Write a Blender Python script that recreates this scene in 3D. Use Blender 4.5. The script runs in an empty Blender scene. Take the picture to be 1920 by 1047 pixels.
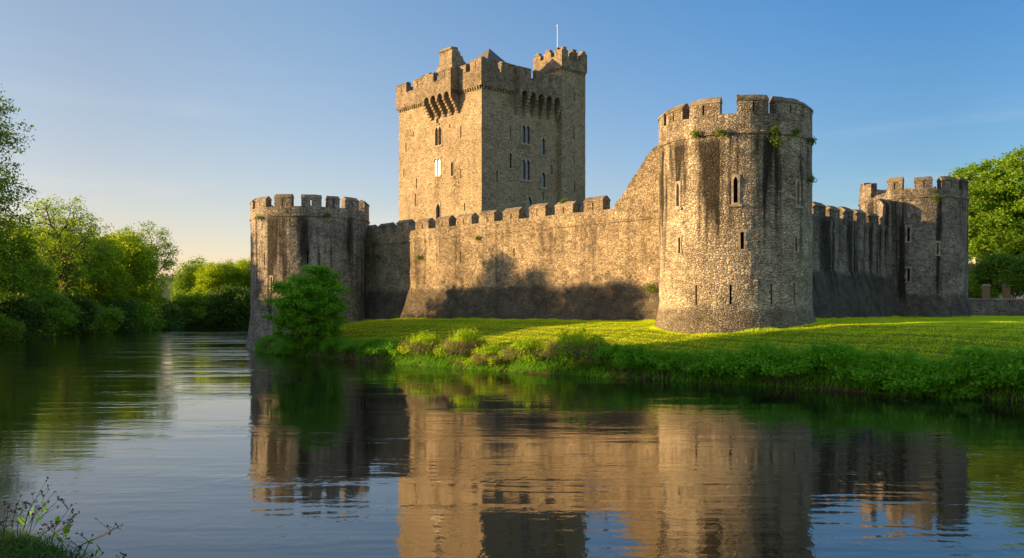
import bpy, bmesh, math, random
import numpy as np
from mathutils import Vector, noise as mnoise

SC = bpy.context.scene
COL = SC.collection
PI = math.pi
R = math.radians

# ------------------------------------------------------------------ camera, sky, sun, exposure
CAM_H = 3.8
cd = bpy.data.cameras.new('camera')
cam = bpy.data.objects.new('camera', cd)
COL.objects.link(cam)
cam.location = (0, 0, CAM_H)
cam.rotation_euler = (R(90), 0, 0)
cd.sensor_fit = 'HORIZONTAL'
cd.sensor_width = 36
cd.lens = 36 * 1660 / 1920
cd.shift_y = (585 - 523.5) / 1920
cd.clip_start = 0.1
cd.clip_end = 6000
SC.camera = cam

SUN_EL = R(8.0)
SUN_AZ = R(180 + 3.5)            # direction TOWARDS the sun, measured in the xy plane from +x
sun_dir = Vector((math.cos(SUN_AZ) * math.cos(SUN_EL), math.sin(SUN_AZ) * math.cos(SUN_EL), math.sin(SUN_EL)))
W = bpy.data.worlds.new('World')
SC.world = W
W.use_nodes = True
nt = W.node_tree
bg = nt.nodes['Background']
sky = nt.nodes.new('ShaderNodeTexSky')
sky.sky_type = 'NISHITA'
sky.sun_disc = False
sky.sun_elevation = SUN_EL
sky.sun_rotation = math.atan2(sun_dir.x, sun_dir.y)
sky.altitude = 0
sky.air_density = 1.0
sky.dust_density = 0.35
sky.ozone_density = 2.6
# evening sky: warmer and paler towards the sun (left), deeper blue away from it, a warm band low down near the sun
tc_ = nt.nodes.new('ShaderNodeTexCoord')
sx_ = nt.nodes.new('ShaderNodeSeparateXYZ')
nt.links.new(tc_.outputs['Generated'], sx_.inputs[0])


def wmap(v, a, b, c, d):
    m = nt.nodes.new('ShaderNodeMapRange')
    m.interpolation_type = 'SMOOTHSTEP'
    nt.links.new(v, m.inputs[0])
    for i, q in enumerate((a, b, c, d)):
        m.inputs[i + 1].default_value = q
    return m.outputs[0]


def wmix(fac, a, b, mode='MIX'):
    m = nt.nodes.new('ShaderNodeMix')
    m.data_type = 'RGBA'
    m.blend_type = mode
    for i, q in ((0, fac), (6, a), (7, b)):
        if isinstance(q, bpy.types.NodeSocket):
            nt.links.new(q, m.inputs[i])
        else:
            m.inputs[i].default_value = q if i == 0 else (*q, 1.0)
    return m.outputs[2]


side = wmap(sx_.outputs[0], -.55, .5, 0.0, 1.0)
tint = wmix(side, (1.34, .99, .88), (.33, .62, .86))
low = wmap(sx_.outputs[2], .0, .42, 1.0, 0.0)
lowtint = wmix(side, (.95, .85, .85), (2.0, 1.08, .84))
sq_ = nt.nodes.new('ShaderNodeMath'); sq_.operation = 'MULTIPLY'
nt.links.new(sx_.outputs[0], sq_.inputs[0]); nt.links.new(sx_.outputs[0], sq_.inputs[1])
tint = wmix(wmap(sq_.outputs[0], 0.0, .2, 1.0, 0.0), tint, wmix(1.0, tint, (1.08, 1.2, 1.22), 'MULTIPLY'))
tint = wmix(1.0, tint, wmix(low, (1, 1, 1), lowtint), 'MULTIPLY')
high = wmap(sx_.outputs[2], .36, .8, 0.0, 1.0)          # added brightening of the overhead sky to lift shaded stone
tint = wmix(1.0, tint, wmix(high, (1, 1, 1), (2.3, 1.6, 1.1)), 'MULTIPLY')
behind = wmap(sx_.outputs[1], .15, -.6, 0.0, 1.0)        # added warm fill from the unseen sky behind the viewer, for shaded walls
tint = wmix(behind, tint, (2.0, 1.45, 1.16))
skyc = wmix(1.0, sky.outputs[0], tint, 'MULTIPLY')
mp_ = nt.nodes.new('ShaderNodeVectorMath'); mp_.operation = 'MULTIPLY'
nt.links.new(tc_.outputs['Generated'], mp_.inputs[0]); mp_.inputs[1].default_value = (1.0, 1.0, 9.0)
cn_ = nt.nodes.new('ShaderNodeTexNoise')
nt.links.new(mp_.outputs[0], cn_.inputs['Vector'])
cn_.inputs['Scale'].default_value = 2.2; cn_.inputs['Detail'].default_value = 7; cn_.inputs['Roughness'].default_value = .62
cl_ = wmap(cn_.outputs['Fac'], .5, .72, 0.0, .16)
cm_ = nt.nodes.new('ShaderNodeMath'); cm_.operation = 'MULTIPLY'
nt.links.new(cl_, cm_.inputs[0]); nt.links.new(wmap(sx_.outputs[2], .02, .3, 1.0, .15), cm_.inputs[1])
skyc = wmix(cm_.outputs[0], skyc, (4.6, 3.9, 3.5))
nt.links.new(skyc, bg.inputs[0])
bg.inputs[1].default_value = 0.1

sl = bpy.data.lights.new('sun', 'SUN')
sl.energy = 5.0
sl.angle = R(0.5)
sl.color = (1.0, 0.63, 0.27)
so = bpy.data.objects.new('sun', sl)
COL.objects.link(so)
so.rotation_euler = (-sun_dir).to_track_quat('-Z', 'Y').to_euler()
so.location = (-60, -30, 80)

SC.view_settings.view_transform = 'Standard'
SC.view_settings.look = 'None'
SC.view_settings.exposure = 1.45
SC.view_settings.gamma = 1.0
SC.view_settings.use_curve_mapping = False
SC.cycles.max_bounces = 6
SC.cycles.transparent_max_bounces = 4

rng = np.random.default_rng(7)
random.seed(7)


# ------------------------------------------------------------------ materials
class NT:
    def __init__(s, name):
        s.m = bpy.data.materials.new(name)
        s.m.use_nodes = True
        s.t = s.m.node_tree
        s.b = s.t.nodes['Principled BSDF']
        s.out = s.t.nodes['Material Output']

    def n(s, typ, **kw):
        nd = s.t.nodes.new(typ)
        for k, v in kw.items():
            if k[:2] == 'i_':
                key = k[2:]
                key = int(key) if key.isdigit() else key.replace('_', ' ')
                s.set(nd.inputs[key], v)
            else:
                setattr(nd, k, v)
        return nd

    def set(s, sock, v):
        if isinstance(v, bpy.types.NodeSocket):
            s.t.links.new(v, sock)
        else:
            sock.default_value = v

    def math(s, op, a, b=0.0, clamp=False):
        nd = s.n('ShaderNodeMath', operation=op, use_clamp=clamp)
        s.set(nd.inputs[0], a)
        s.set(nd.inputs[1], b)
        return nd.outputs[0]

    def mix(s, fac, a, b, mode='MIX'):
        nd = s.n('ShaderNodeMix', data_type='RGBA', blend_type=mode)
        s.set(nd.inputs[0], fac)
        for i, v in ((6, a), (7, b)):
            s.set(nd.inputs[i], v if isinstance(v, bpy.types.NodeSocket) else (*v, 1.0))
        return nd.outputs[2]

    def ramp(s, fac, pts, interp='LINEAR'):
        nd = s.n('ShaderNodeValToRGB')
        cr = nd.color_ramp
        cr.interpolation = interp
        while len(cr.elements) < len(pts):
            cr.elements.new(0.5)
        for e, (p, c) in zip(cr.elements, pts):
            e.position = p
            e.color = (c, c, c, 1) if not isinstance(c, tuple) else (*c, 1)
        s.set(nd.inputs[0], fac)
        return nd.outputs[0]

    def rng(s, v, a, b, c=0.0, d=1.0):
        nd = s.n('ShaderNodeMapRange')
        for i, x in enumerate((v, a, b, c, d)):
            s.set(nd.inputs[i], x)
        return nd.outputs[0]

    def noise(s, vec, scale, detail=3, rough=.55, out='Fac'):
        nd = s.n('ShaderNodeTexNoise')
        s.set(nd.inputs['Vector'], vec)
        nd.inputs['Scale'].default_value = scale
        nd.inputs['Detail'].default_value = detail
        nd.inputs['Roughness'].default_value = rough
        return nd.outputs[out]

    def vec(s, v, sc):
        nd = s.n('ShaderNodeVectorMath', operation='MULTIPLY')
        s.set(nd.inputs[0], v)
        nd.inputs[1].default_value = sc
        return nd.outputs[0]

    def vadd(s, a, b):
        nd = s.n('ShaderNodeVectorMath', operation='ADD')
        s.set(nd.inputs[0], a)
        s.set(nd.inputs[1], b)
        return nd.outputs[0]


def stone(name, light=(.40, .355, .28), mid=(.27, .24, .19), dark=(.13, .118, .1), scale=4.4, flat=1.9,
          streak=None, streak_amt=.85, base_dark=None, moss=.25, mortar=(.24, .215, .175), bump=.07, dirt=.5, stains=None, patchy=1.0):
    """Coursed rubble: irregular stones with mortar, dirt patches and dark water streaks between two heights."""
    k = NT(name)
    geo = k.n('ShaderNodeNewGeometry')
    P = geo.outputs['Position']
    wob = k.noise(P, 1.6, 2, .5, 'Color')
    Pw = k.vadd(P, k.vec(wob, (.22, .22, .1)))
    Ps = k.vec(Pw, (scale, scale, scale * flat))
    vor = k.n('ShaderNodeTexVoronoi', feature='F1')
    k.set(vor.inputs['Vector'], Ps)
    vor.inputs['Scale'].default_value = 1.0
    ved = k.n('ShaderNodeTexVoronoi', feature='DISTANCE_TO_EDGE')
    k.set(ved.inputs['Vector'], Ps)
    ved.inputs['Scale'].default_value = 1.0
    Pb = k.vec(Ps, (.58, .58, .62))
    vob = k.n('ShaderNodeTexVoronoi', feature='F1'); k.set(vob.inputs['Vector'], Pb); vob.inputs['Scale'].default_value = 1.0
    veb = k.n('ShaderNodeTexVoronoi', feature='DISTANCE_TO_EDGE'); k.set(veb.inputs['Vector'], Pb); veb.inputs['Scale'].default_value = 1.0
    size = k.ramp(k.noise(k.vec(P, (.7, .7, 1.5)), .8, 4, .7), [(.53, 0.0), (.56, 1.0)])
    vcol = k.mix(size, vor.outputs['Color'], vob.outputs['Color'])
    fm = k.n('ShaderNodeMix', data_type='FLOAT')
    k.set(fm.inputs[0], size); k.set(fm.inputs[2], ved.outputs['Distance']); k.set(fm.inputs[3], veb.outputs['Distance'])
    vdist = fm.outputs[0]
    sep = k.n('ShaderNodeSeparateColor')
    k.set(sep.inputs[0], vcol)
    per = sep.outputs[0]
    col = k.ramp(per, [(0.0, dark), (.3, mid), (.7, light), (1.0, tuple(min(.6, c * 1.12) for c in light))])
    warm = k.math('MULTIPLY', sep.outputs[1], .35)
    col = k.mix(warm, col, (.36, .27, .17), 'MIX')
    fine = k.noise(P, 11, 4, .65)
    col = k.mix(1.0, col, k.ramp(fine, [(.3, .62), (.7, 1.22)]), 'MULTIPLY')
    edge = k.ramp(vdist, [(0.0, 0.0), (.085, 1.0)])
    col = k.mix(k.math('SUBTRACT', 1.0, edge), col, k.mix(k.noise(P, 2.0, 3), (.11, .1, .085), mortar))
    big = k.noise(P, .28, 5, .62)
    col = k.mix(1.0, col, k.ramp(big, [(.28, 1.0 - dirt), (.62, 1.12)]), 'MULTIPLY')
    sp = k.n('ShaderNodeSeparateXYZ')
    k.set(sp.inputs[0], P)
    if moss:
        mm = k.ramp(k.noise(P, .55, 5, .7), [(.57, 0.0), (.72, moss)])
        col = k.mix(mm, col, (.085, .10, .035))
    if streak:
        z0, z1 = streak
        st = k.noise(k.vec(P, (1.0, 1.0, .04)), .5, 5, .66)
        st2 = k.noise(k.vec(P, (1.0, 1.0, .11)), 3.0, 3, .6)
        st3 = k.noise(k.vec(P, (1.0, 1.0, .03)), 1.15, 3, .55)
        s = k.math('ADD', k.math('MULTIPLY', st, .42), k.math('ADD', k.math('MULTIPLY', st3, .48), k.math('MULTIPLY', st2, .12)))
        dep = k.rng(k.noise(k.vec(P, (1.2, 1.2, .05)), .7, 3, .5), .3, .7, 0.0, .30)
        hi = k.rng(sp.outputs[2], z1 - .2, z1 + .5, 1.0, .45)
        lo = k.rng(k.math('ADD', sp.outputs[2], k.math('MULTIPLY', dep, -30.0)), z0 - 6.0, z0 - 3.0, 0.0, 1.0)
        fac = k.math('MULTIPLY', k.ramp(s, [(.495, 0.0), (.565, streak_amt)]), k.math('MULTIPLY', hi, lo))
        col = k.mix(fac, col, (.022, .02, .018))
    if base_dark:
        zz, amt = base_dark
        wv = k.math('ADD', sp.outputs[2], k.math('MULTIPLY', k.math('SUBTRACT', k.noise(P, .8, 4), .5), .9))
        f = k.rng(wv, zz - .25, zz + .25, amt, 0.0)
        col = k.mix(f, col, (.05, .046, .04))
    patch = k.ramp(k.noise(P, 1.3, 4, .65), [(.32, 1 - .34 * patchy), (.5, 1.0), (.68, 1 + .18 * patchy)])
    col = k.mix(1.0, col, patch, 'MULTIPLY')
    for (sx0, sy0, r0, za, zb) in (stains or ()):
        # growth washed down the wall below an opening: a column of blotches round a plan position
        vd = k.n('ShaderNodeVectorMath', operation='DISTANCE')
        k.set(vd.inputs[0], k.vec(P, (1, 1, 0))); vd.inputs[1].default_value = (sx0, sy0, 0)
        f0 = k.rng(vd.outputs['Value'], r0 * .5, r0 * 1.25, 1.0, 0.0)
        f1 = k.rng(sp.outputs[2], zb - .2, zb + .1, 1.0, 0.0)
        f2 = k.rng(sp.outputs[2], za - .5, za + 1.6, 0.0, 1.0)
        fn = k.ramp(k.noise(P, 4.0, 4, .75), [(.42, 0.0), (.58, .85)])
        col = k.mix(k.math('MULTIPLY', fn, k.math('MULTIPLY', f0, k.math('MULTIPLY', f1, f2))), col, (.07, .06, .025))
    pit = k.math('MULTIPLY', k.ramp(k.noise(P, 5.5, 2, .5), [(.62, 0.0), (.68, .75)]), k.ramp(k.noise(P, .9, 3), [(.4, .25), (.6, 1.0)]))
    col = k.mix(pit, col, (.03, .026, .02))
    k.set(k.b.inputs['Base Color'], col)
    k.b.inputs['Roughness'].default_value = .92
    k.b.inputs['Specular IOR Level'].default_value = .15
    dome = k.ramp(vdist, [(0.0, 0.0), (.1, .6), (.35, 1.0)])
    hgt = k.math('ADD', k.math('MULTIPLY', dome, .75), k.math('ADD', k.math('MULTIPLY', fine, .45), k.math('MULTIPLY', per, .45)))
    bp = k.n('ShaderNodeBump')
    bp.inputs['Strength'].default_value = 1.0
    bp.inputs['Distance'].default_value = bump
    k.set(bp.inputs['Height'], hgt)
    k.set(k.b.inputs['Normal'], bp.outputs[0])
    return k.m


def plain(name, col, rough=.8, var=.25, scale=4.0, bump=0.0, metal=0.0, spec=.3):
    k = NT(name)
    P = k.n('ShaderNodeNewGeometry').outputs['Position']
    n = k.noise(P, scale, 4, .6)
    c = k.mix(1.0, col, k.ramp(n, [(.3, 1 - var), (.7, 1 + var)]), 'MULTIPLY')
    k.set(k.b.inputs['Base Color'], c)
    k.b.inputs['Roughness'].default_value = rough
    k.b.inputs['Metallic'].default_value = metal
    k.b.inputs['Specular IOR Level'].default_value = spec
    if bump:
        bp = k.n('ShaderNodeBump')
        bp.inputs['Distance'].default_value = bump
        k.set(bp.inputs['Height'], n)
        k.set(k.b.inputs['Normal'], bp.outputs[0])
    return k.m


def leafy(name, a, b, trans=.45, c=None, tint=(1.25, 1.15, .45), patch=.35, rough=.55, add=False):
    """Leaf/blade: diffuse + translucent, colour varying per leaf and in slow patches."""
    k = NT(name)
    geo = k.n('ShaderNodeNewGeometry')
    r = geo.outputs['Random Per Island']
    P = geo.outputs['Position']
    col = k.mix(r, a, b)
    if c:
        col = k.mix(k.ramp(k.noise(P, patch, 3, .6), [(.42, 0.0), (.62, 1.0)]), col, c)
    k.set(k.b.inputs['Base Color'], col)
    k.b.inputs['Roughness'].default_value = rough
    k.b.inputs['Specular IOR Level'].default_value = .2
    tr = k.n('ShaderNodeBsdfTranslucent')
    k.set(tr.inputs[0], k.mix(1.0, col, tint, 'MULTIPLY'))
    if add:                      # thin blades: what is not reflected passes through
        mx = k.n('ShaderNodeAddShader')
    else:
        mx = k.n('ShaderNodeMixShader')
        mx.inputs[0].default_value = trans
    k.t.links.new(k.b.outputs[0], mx.inputs[0 if add else 1])
    k.t.links.new(tr.outputs[0], mx.inputs[1 if add else 2])
    k.t.links.new(mx.outputs[0], k.out.inputs[0])
    return k.m


M = {}
M['keep'] = stone('keep_rubble_stone', scale=4.0, light=(.44, .36, .24), mid=(.37, .30, .20), dark=(.20, .165, .11), streak=None, moss=.35, dirt=.22, patchy=.45,
                  stains=[(-9.0, 106.3, .75, 17.2, 20.0), (-6.55, 103.5, .95, 16.2, 21.0), (-13.0, 110.7, .8, 24.6, 26.6), (1.6, 104.5, .7, 22.0, 23.6)])
M['keep_top'] = stone('keep_parapet_stone', scale=4.0, light=(.33, .275, .20), mid=(.25, .21, .155), dark=(.14, .12, .095), moss=.3, dirt=.4)
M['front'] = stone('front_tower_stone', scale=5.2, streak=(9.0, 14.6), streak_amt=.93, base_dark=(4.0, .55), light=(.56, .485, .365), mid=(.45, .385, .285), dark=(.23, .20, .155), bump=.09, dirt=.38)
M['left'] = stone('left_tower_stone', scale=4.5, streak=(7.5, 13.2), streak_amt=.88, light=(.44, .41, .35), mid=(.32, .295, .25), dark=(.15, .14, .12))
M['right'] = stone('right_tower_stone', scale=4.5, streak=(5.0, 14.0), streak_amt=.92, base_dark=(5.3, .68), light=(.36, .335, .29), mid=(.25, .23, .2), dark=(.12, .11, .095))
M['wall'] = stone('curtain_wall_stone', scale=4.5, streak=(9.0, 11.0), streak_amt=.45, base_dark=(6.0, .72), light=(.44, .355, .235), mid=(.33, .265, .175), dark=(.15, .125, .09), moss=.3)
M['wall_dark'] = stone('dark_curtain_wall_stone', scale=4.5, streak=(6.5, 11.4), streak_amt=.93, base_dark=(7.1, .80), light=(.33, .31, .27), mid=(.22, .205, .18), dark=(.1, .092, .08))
M['cope'] = stone('coping_stone', scale=1.6, flat=1.0, light=(.26, .225, .17), mid=(.21, .18, .14), dark=(.14, .12, .095), moss=.6, bump=.03)
M['dressed'] = plain('dressed_stone', (.29, .25, .195), .88, .5, 4, .04)
M['dressed_dark'] = plain('weathered_dressed_stone', (.24, .21, .165), .88, .35, 5, .03)
M['inner_dark'] = plain('painted_inner_dark', (.012, .011, .01), .95, .1)  # near-black colour stands for the shade inside openings
M['slate'] = plain('roof_slate', (.12, .115, .115), .7, .3, 6, .03)
M['pole'] = plain('white_painted_pole', (.75, .75, .75), .5, .05)
M['lead'] = plain('iron', (.05, .05, .05), .6, .1)
M['bark'] = plain('bark', (.085, .064, .045), .92, .45, 7, .04)
M['bark_lit'] = plain('sunlit_toned_bark', (.19, .115, .07), .9, .4, 7, .04)  # lighter orange copy of bark, with sunlight put into the colour
M['house'] = plain('pale_render', (.46, .36, .30), .9, .12, 2)
M['house_roof'] = plain('brown_roof_tiles', (.075, .055, .045), .85, .3, 5, .03)
M['path'] = plain('path_tarmac', (.17, .165, .155), .95, .2, 3)
M['low'] = stone('boundary_wall_stone', scale=4.0, light=(.20, .19, .175), mid=(.14, .133, .12), dark=(.07, .067, .06), moss=.3)

gl = NT('window_glass')
gl.b.inputs['Base Color'].default_value = (.012, .014, .018, 1)
gl.b.inputs['Roughness'].default_value = .11
gl.b.inputs['Specular IOR Level'].default_value = .8
M['glass'] = gl.m
g2l = NT('old_window_glass')
g2l.b.inputs['Base Color'].default_value = (.03, .03, .03, 1)
g2l.b.inputs['Roughness'].default_value = .3
M['old_glass'] = g2l.m

M['leaf_mid'] = leafy('leaf_mid', (0.146, 0.274, 0.025), (0.280, 0.437, 0.034), .4)
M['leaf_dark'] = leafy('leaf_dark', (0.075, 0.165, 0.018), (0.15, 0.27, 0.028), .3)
M['leaf_deep'] = leafy('leaf_deep', (.05, .115, .016), (.105, .19, .024), .3)  # darkest leaf green, for the dark shrubs
M['leaf_yellow'] = leafy('leaf_yellow', (.20, .31, .02), (.32, .44, .025), .58, tint=(1.3, 1.25, .4))
M['leaf_spring'] = leafy('leaf_spring', (0.173, 0.335, 0.031), (0.318, 0.457, 0.050), .5)
M['leaf_bush'] = leafy('leaf_bush', (0.103, 0.310, 0.018), (0.218, 0.506, 0.030), .4)
M['leaf_right'] = leafy('leaf_right', (0.128, 0.260, 0.026), (0.235, 0.403, 0.039), .5)  # green of the large tree on the right
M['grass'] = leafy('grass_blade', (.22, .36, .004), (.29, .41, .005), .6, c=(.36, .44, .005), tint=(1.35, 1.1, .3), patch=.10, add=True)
M['bankgrass'] = leafy('bank_grass_blade', (0.091, 0.312, 0.017), (0.195, 0.468, 0.023), .45, c=(0.130, 0.374, 0.020), patch=.4)
M['neargrass'] = leafy('near_grass_blade', (.05, .13, .012), (.10, .19, .02), .4)
M['weed'] = leafy('weed_leaf', (0.161, 0.372, 0.016), (0.356, 0.559, 0.022), .5, c=(0.387, 0.527, 0.022), patch=.8)
M['dry'] = leafy('dry_grass', (.15, .125, .065), (.24, .20, .115), .35, tint=(1.2, .9, .5))
M['ivy'] = leafy('wall_plant_leaf', (0.080, 0.160, 0.019), (0.160, 0.240, 0.032), .4)
M['stem'] = plain('weed_stem', (.035, .04, .018), .8, .3, 9)
M['seed'] = plain('seed_head', (.045, .032, .022), .9, .3, 9)

# ------------------------------------------------------------------ objects helpers
def tag(o, label=None, cat=None, group=None, kind=None):
    if label: o['label'] = label
    if cat: o['category'] = cat
    if group: o['group'] = group
    if kind: o['kind'] = kind
    return o


def thing(name, loc, label, cat, group=None, rz=0.0, scale=None):
    o = bpy.data.objects.new(name, None)
    o.empty_display_size = .5
    COL.objects.link(o)
    o.location = loc
    o.rotation_euler = (0, 0, rz)
    if scale is not None:
        o.scale = scale if hasattr(scale, '__len__') else (scale,) * 3
    tag(o, label, cat, group, 'thing')
    return o


def root_loc(o):
    p = Vector((0, 0, 0))
    while o is not None:
        p = p + o.location
        o = o.parent
    return p


def link(name, me, parent=None):
    o = bpy.data.objects.new(name, me)
    COL.objects.link(o)
    if parent is not None:
        o.parent = parent
    return o


class MB:
    """Collects shapes given in WORLD coordinates; build() moves them into the parent's frame."""
    def __init__(s):
        s.v = []; s.f = []; s.mi = []; s.key = {}

    def pt(s, p):
        k = (round(p[0], 4), round(p[1], 4), round(p[2], 4))
        i = s.key.get(k)
        if i is None:
            i = len(s.v)
            s.key[k] = i
            s.v.append(p)
        return i

    def face(s, pts, mi=0):
        ids = []
        for p in pts:
            i = s.pt(p)
            if i not in ids:
                ids.append(i)
        if len(ids) > 2:
            s.f.append(ids)
            s.mi.append(mi)

    def build(s, name, mats, parent=None, smooth=False):
        base = root_loc(parent) if parent else Vector((0, 0, 0))
        me = bpy.data.meshes.new(name)
        me.from_pydata([(p[0] - base.x, p[1] - base.y, p[2] - base.z) for p in s.v], [], s.f)
        for m in (mats if isinstance(mats, (list, tuple)) else [mats]):
            me.materials.append(m)
        for p, mi in zip(me.polygons, s.mi):
            p.material_index = mi
            p.use_smooth = smooth
        bm = bmesh.new()
        bm.from_mesh(me)
        bmesh.ops.recalc_face_normals(bm, faces=bm.faces)
        bm.to_mesh(me)
        bm.free()
        return link(name, me, parent)


def quads_mesh(name, V, nper, mat, parent=None):
    """V: (N*nper,3) array of separate polygons with nper corners each, in the parent's frame."""
    n = len(V) // nper
    me = bpy.data.meshes.new(name)
    me.vertices.add(len(V))
    me.vertices.foreach_set('co', np.ascontiguousarray(V, dtype=np.float32).ravel())
    me.loops.add(n * nper)
    me.loops.foreach_set('vertex_index', np.arange(n * nper, dtype=np.int32))
    me.polygons.add(n)
    me.polygons.foreach_set('loop_start', np.arange(0, n * nper, nper, dtype=np.int32))
    me.update(calc_edges=True)
    me.materials.append(mat)
    return link(name, me, parent)


def straight(o, u, n):
    return lambda a, d, z: (o[0] + u[0] * a - n[0] * d, o[1] + u[1] * a - n[1] * d, z)


def ring(c, rad, a0=-PI):
    """u runs counter-clockwise from angle a0 (left to right seen from the river side)."""
    def f(a, d, z):
        an = a0 + a / rad
        r = rad - d
        return (c[0] + math.cos(an) * r, c[1] + math.sin(an) * r, z)
    return f


def rough(P, amp):
    v = Vector(P)
    return amp * (mnoise.noise(v * .9) * .6 + mnoise.noise(v * 3.1) * .55)


def shell(mb, f, u0, u1, z0, z1, su=.5, sz=.5, holes=(), off=None, amp=.05, mi=0, top=None):
    """Outer wall skin as a grid with openings cut out; off(z) pushes it outwards (batter)."""
    us = {u0, u1}
    zs = {z0, z1}
    for (a, b, c, d) in holes:
        us |= {a, b}
        zs |= {c, d}

    def fill(ss, st):
        L = sorted(ss)
        out = [L[0]]
        for p, q in zip(L, L[1:]):
            n = max(1, int(round((q - p) / st)))
            out += [p + (q - p) * i / n for i in range(1, n + 1)]
        return out
    U = fill(us, su)
    Z = fill(zs, sz)

    def pt(u, z, flat):
        o = off(z) if off else 0.0
        P = f(u, -o, z)
        e = 0.0 if flat else rough(P, amp)
        return f(u, -o - e, z)
    hole_edge = set()
    for h in holes:
        for u in U:
            if h[0] - 1e-6 <= u <= h[1] + 1e-6:
                for z in Z:
                    if h[2] - 1e-6 <= z <= h[3] + 1e-6:
                        hole_edge.add((u, z))
    G = {(u, z): pt(u, z, (u, z) in hole_edge) for u in U for z in Z}
    for a, b in zip(U, U[1:]):
        for c, d in zip(Z, Z[1:]):
            cu, cz = (a + b) / 2, (c + d) / 2
            if any(h[0] < cu < h[1] and h[2] < cz < h[3] for h in holes):
                continue
            if top and cz > top(cu):
                continue
            mb.face([G[a, c], G[b, c], G[b, d], G[a, d]], mi)


def prism(mb, f, sec, u0, u1, nu=1, mi=0, amp=0.0, caps=True):
    """Sweep the closed section [(d, z)...] along u."""
    rows = []
    for i in range(nu + 1):
        u = u0 + (u1 - u0) * i / nu
        row = []
        for d, z in sec:
            P = f(u, d, z)
            if amp:
                e = rough(P, amp)
                e2 = rough((P[0] + 9, P[1] + 5, P[2]), amp)
                P = f(u, d - e, z + e2)
            row.append(P)
        rows.append(row)
    n = len(sec)
    for a, b in zip(rows, rows[1:]):
        for i in range(n):
            j = (i + 1) % n
            mb.face([a[i], a[j], b[j], b[i]], mi)
    if caps:
        mb.face(rows[0], mi)
        mb.face(rows[-1][::-1], mi)


def box(mb, f, u0, u1, d0, d1, z0, z1, nu=1, mi=0, amp=0.0):
    prism(mb, f, [(d0, z0), (d0, z1), (d1, z1), (d1, z0)], u0, u1, nu, mi, amp)


def tube(mb, pts, rads, n=6, mi=0):
    pts = [Vector(p) for p in pts]
    rings = []
    for i, p in enumerate(pts):
        t = (pts[min(i + 1, len(pts) - 1)] - pts[max(i - 1, 0)]).normalized()
        a = t.cross(Vector((0, 0, 1)) if abs(t.z) < .9 else Vector((1, 0, 0))).normalized()
        b = t.cross(a)
        rings.append([tuple(p + (a * math.cos(2 * PI * k / n) + b * math.sin(2 * PI * k / n)) * rads[i]) for k in range(n)])
    for A, B in zip(rings, rings[1:]):
        for k in range(n):
            mb.face([A[k], A[(k + 1) % n], B[(k + 1) % n], B[k]], mi)
    mb.face(rings[-1], mi)


def merlon(parent, f, u0, u1, z0, z1, th, mat, slit=True, cap=.42, nu=3, gable=True, amp=.03, d0=0.0):
    """One merlon with a real slit through it and a gabled coping on top."""
    mb = MB()
    z1 += random.uniform(-.09, .07)
    u0 += random.uniform(-.07, .05)
    u1 += random.uniform(-.07, .07)
    zt = z1 - cap
    uc = (u0 + u1) / 2 + random.uniform(-.06, .06)
    if slit:
        w = .06
        h = (zt - z0)
        za, zb = z0 + h * .12, zt - h * .12
        box(mb, f, u0, uc - w, d0, d0 + th, z0, zt, nu, amp=amp)
        box(mb, f, uc + w, u1, d0, d0 + th, z0, zt, nu, amp=amp)
        box(mb, f, uc - w, uc + w, d0 + .01, d0 + th - .01, z0, za)
        box(mb, f, uc - w, uc + w, d0 + .01, d0 + th - .01, zb, zt)
    else:
        box(mb, f, u0, u1, d0, d0 + th, z0, zt, nu, amp=amp)
    o = mb.build('merlon', mat, parent)
    c = MB()
    e = .05
    if gable:
        sec = [(d0 - e, zt + .005), (d0 - e, zt + .1), (d0 + th * .42, z1), (d0 + th * .58, z1), (d0 + th + e, zt + .1), (d0 + th + e, zt + .005)]
    else:
        sec = [(d0 - e, zt + .005), (d0 - e, z1), (d0 + th + e, z1), (d0 + th + e, zt + .005)]
    prism(c, f, sec, u0 - .03, u1 + .03, nu + 2, amp=.07)
    c.build('coping', M['cope'], o)
    return o


def slit(parent, f, uc, z0, z1, w=.16, mat=None, depth=.7, frame=0.0, off=None, fmat=None):
    """A recessed loop-hole: splayed recess with a back coloured near-black for shade; optional dressed surround."""
    mb = MB()
    o0 = -(off((z0 + z1) / 2) if off else 0.0)
    a, b = uc - w / 2, uc + w / 2
    d1 = o0 + depth
    P = lambda u, d, z: f(u, d, z)
    mb.face([P(a, o0, z0), P(a, d1, z0), P(a, d1, z1), P(a, o0, z1)])
    mb.face([P(b, o0, z0), P(b, d1, z0), P(b, d1, z1), P(b, o0, z1)])
    mb.face([P(a, o0, z0), P(b, o0, z0), P(b, d1, z0), P(a, d1, z0)])
    mb.face([P(a, o0, z1), P(b, o0, z1), P(b, d1, z1), P(a, d1, z1)])
    mb.face([P(a, d1, z0), P(b, d1, z0), P(b, d1, z1), P(a, d1, z1)], 1)
    s = mb.build('arrow_slit', [mat or M['dressed_dark'], M['inner_dark']], parent)
    if frame:
        fr = MB()
        g = frame
        pr = -.045
        jit = [random.uniform(-.05, .07) for _ in range(8)]
        for i in range(4):                       # jamb stones of uneven width
            za = z0 + (z1 - z0) * i / 4
            zb = z0 + (z1 - z0) * (i + 1) / 4 - .012
            box(fr, f, a - g - jit[i], a, o0 + pr, o0 + .1, za, zb)
            box(fr, f, b, b + g + jit[i + 4], o0 + pr, o0 + .1, za, zb)
        box(fr, f, a - g - .04, b + g + .04, o0 + pr - .004, o0 + .1, z1, z1 + g * 1.3)
        box(fr, f, a - g - .05, b + g + .05, o0 + pr - .006, o0 + .1, z0 - g * .8, z0)
        fr.build('surround', fmat or M['dressed'], s)
    return s


def hole_of(uc, z0, z1, w=.16):
    return (uc - w / 2, uc + w / 2, z0, z1)


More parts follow.
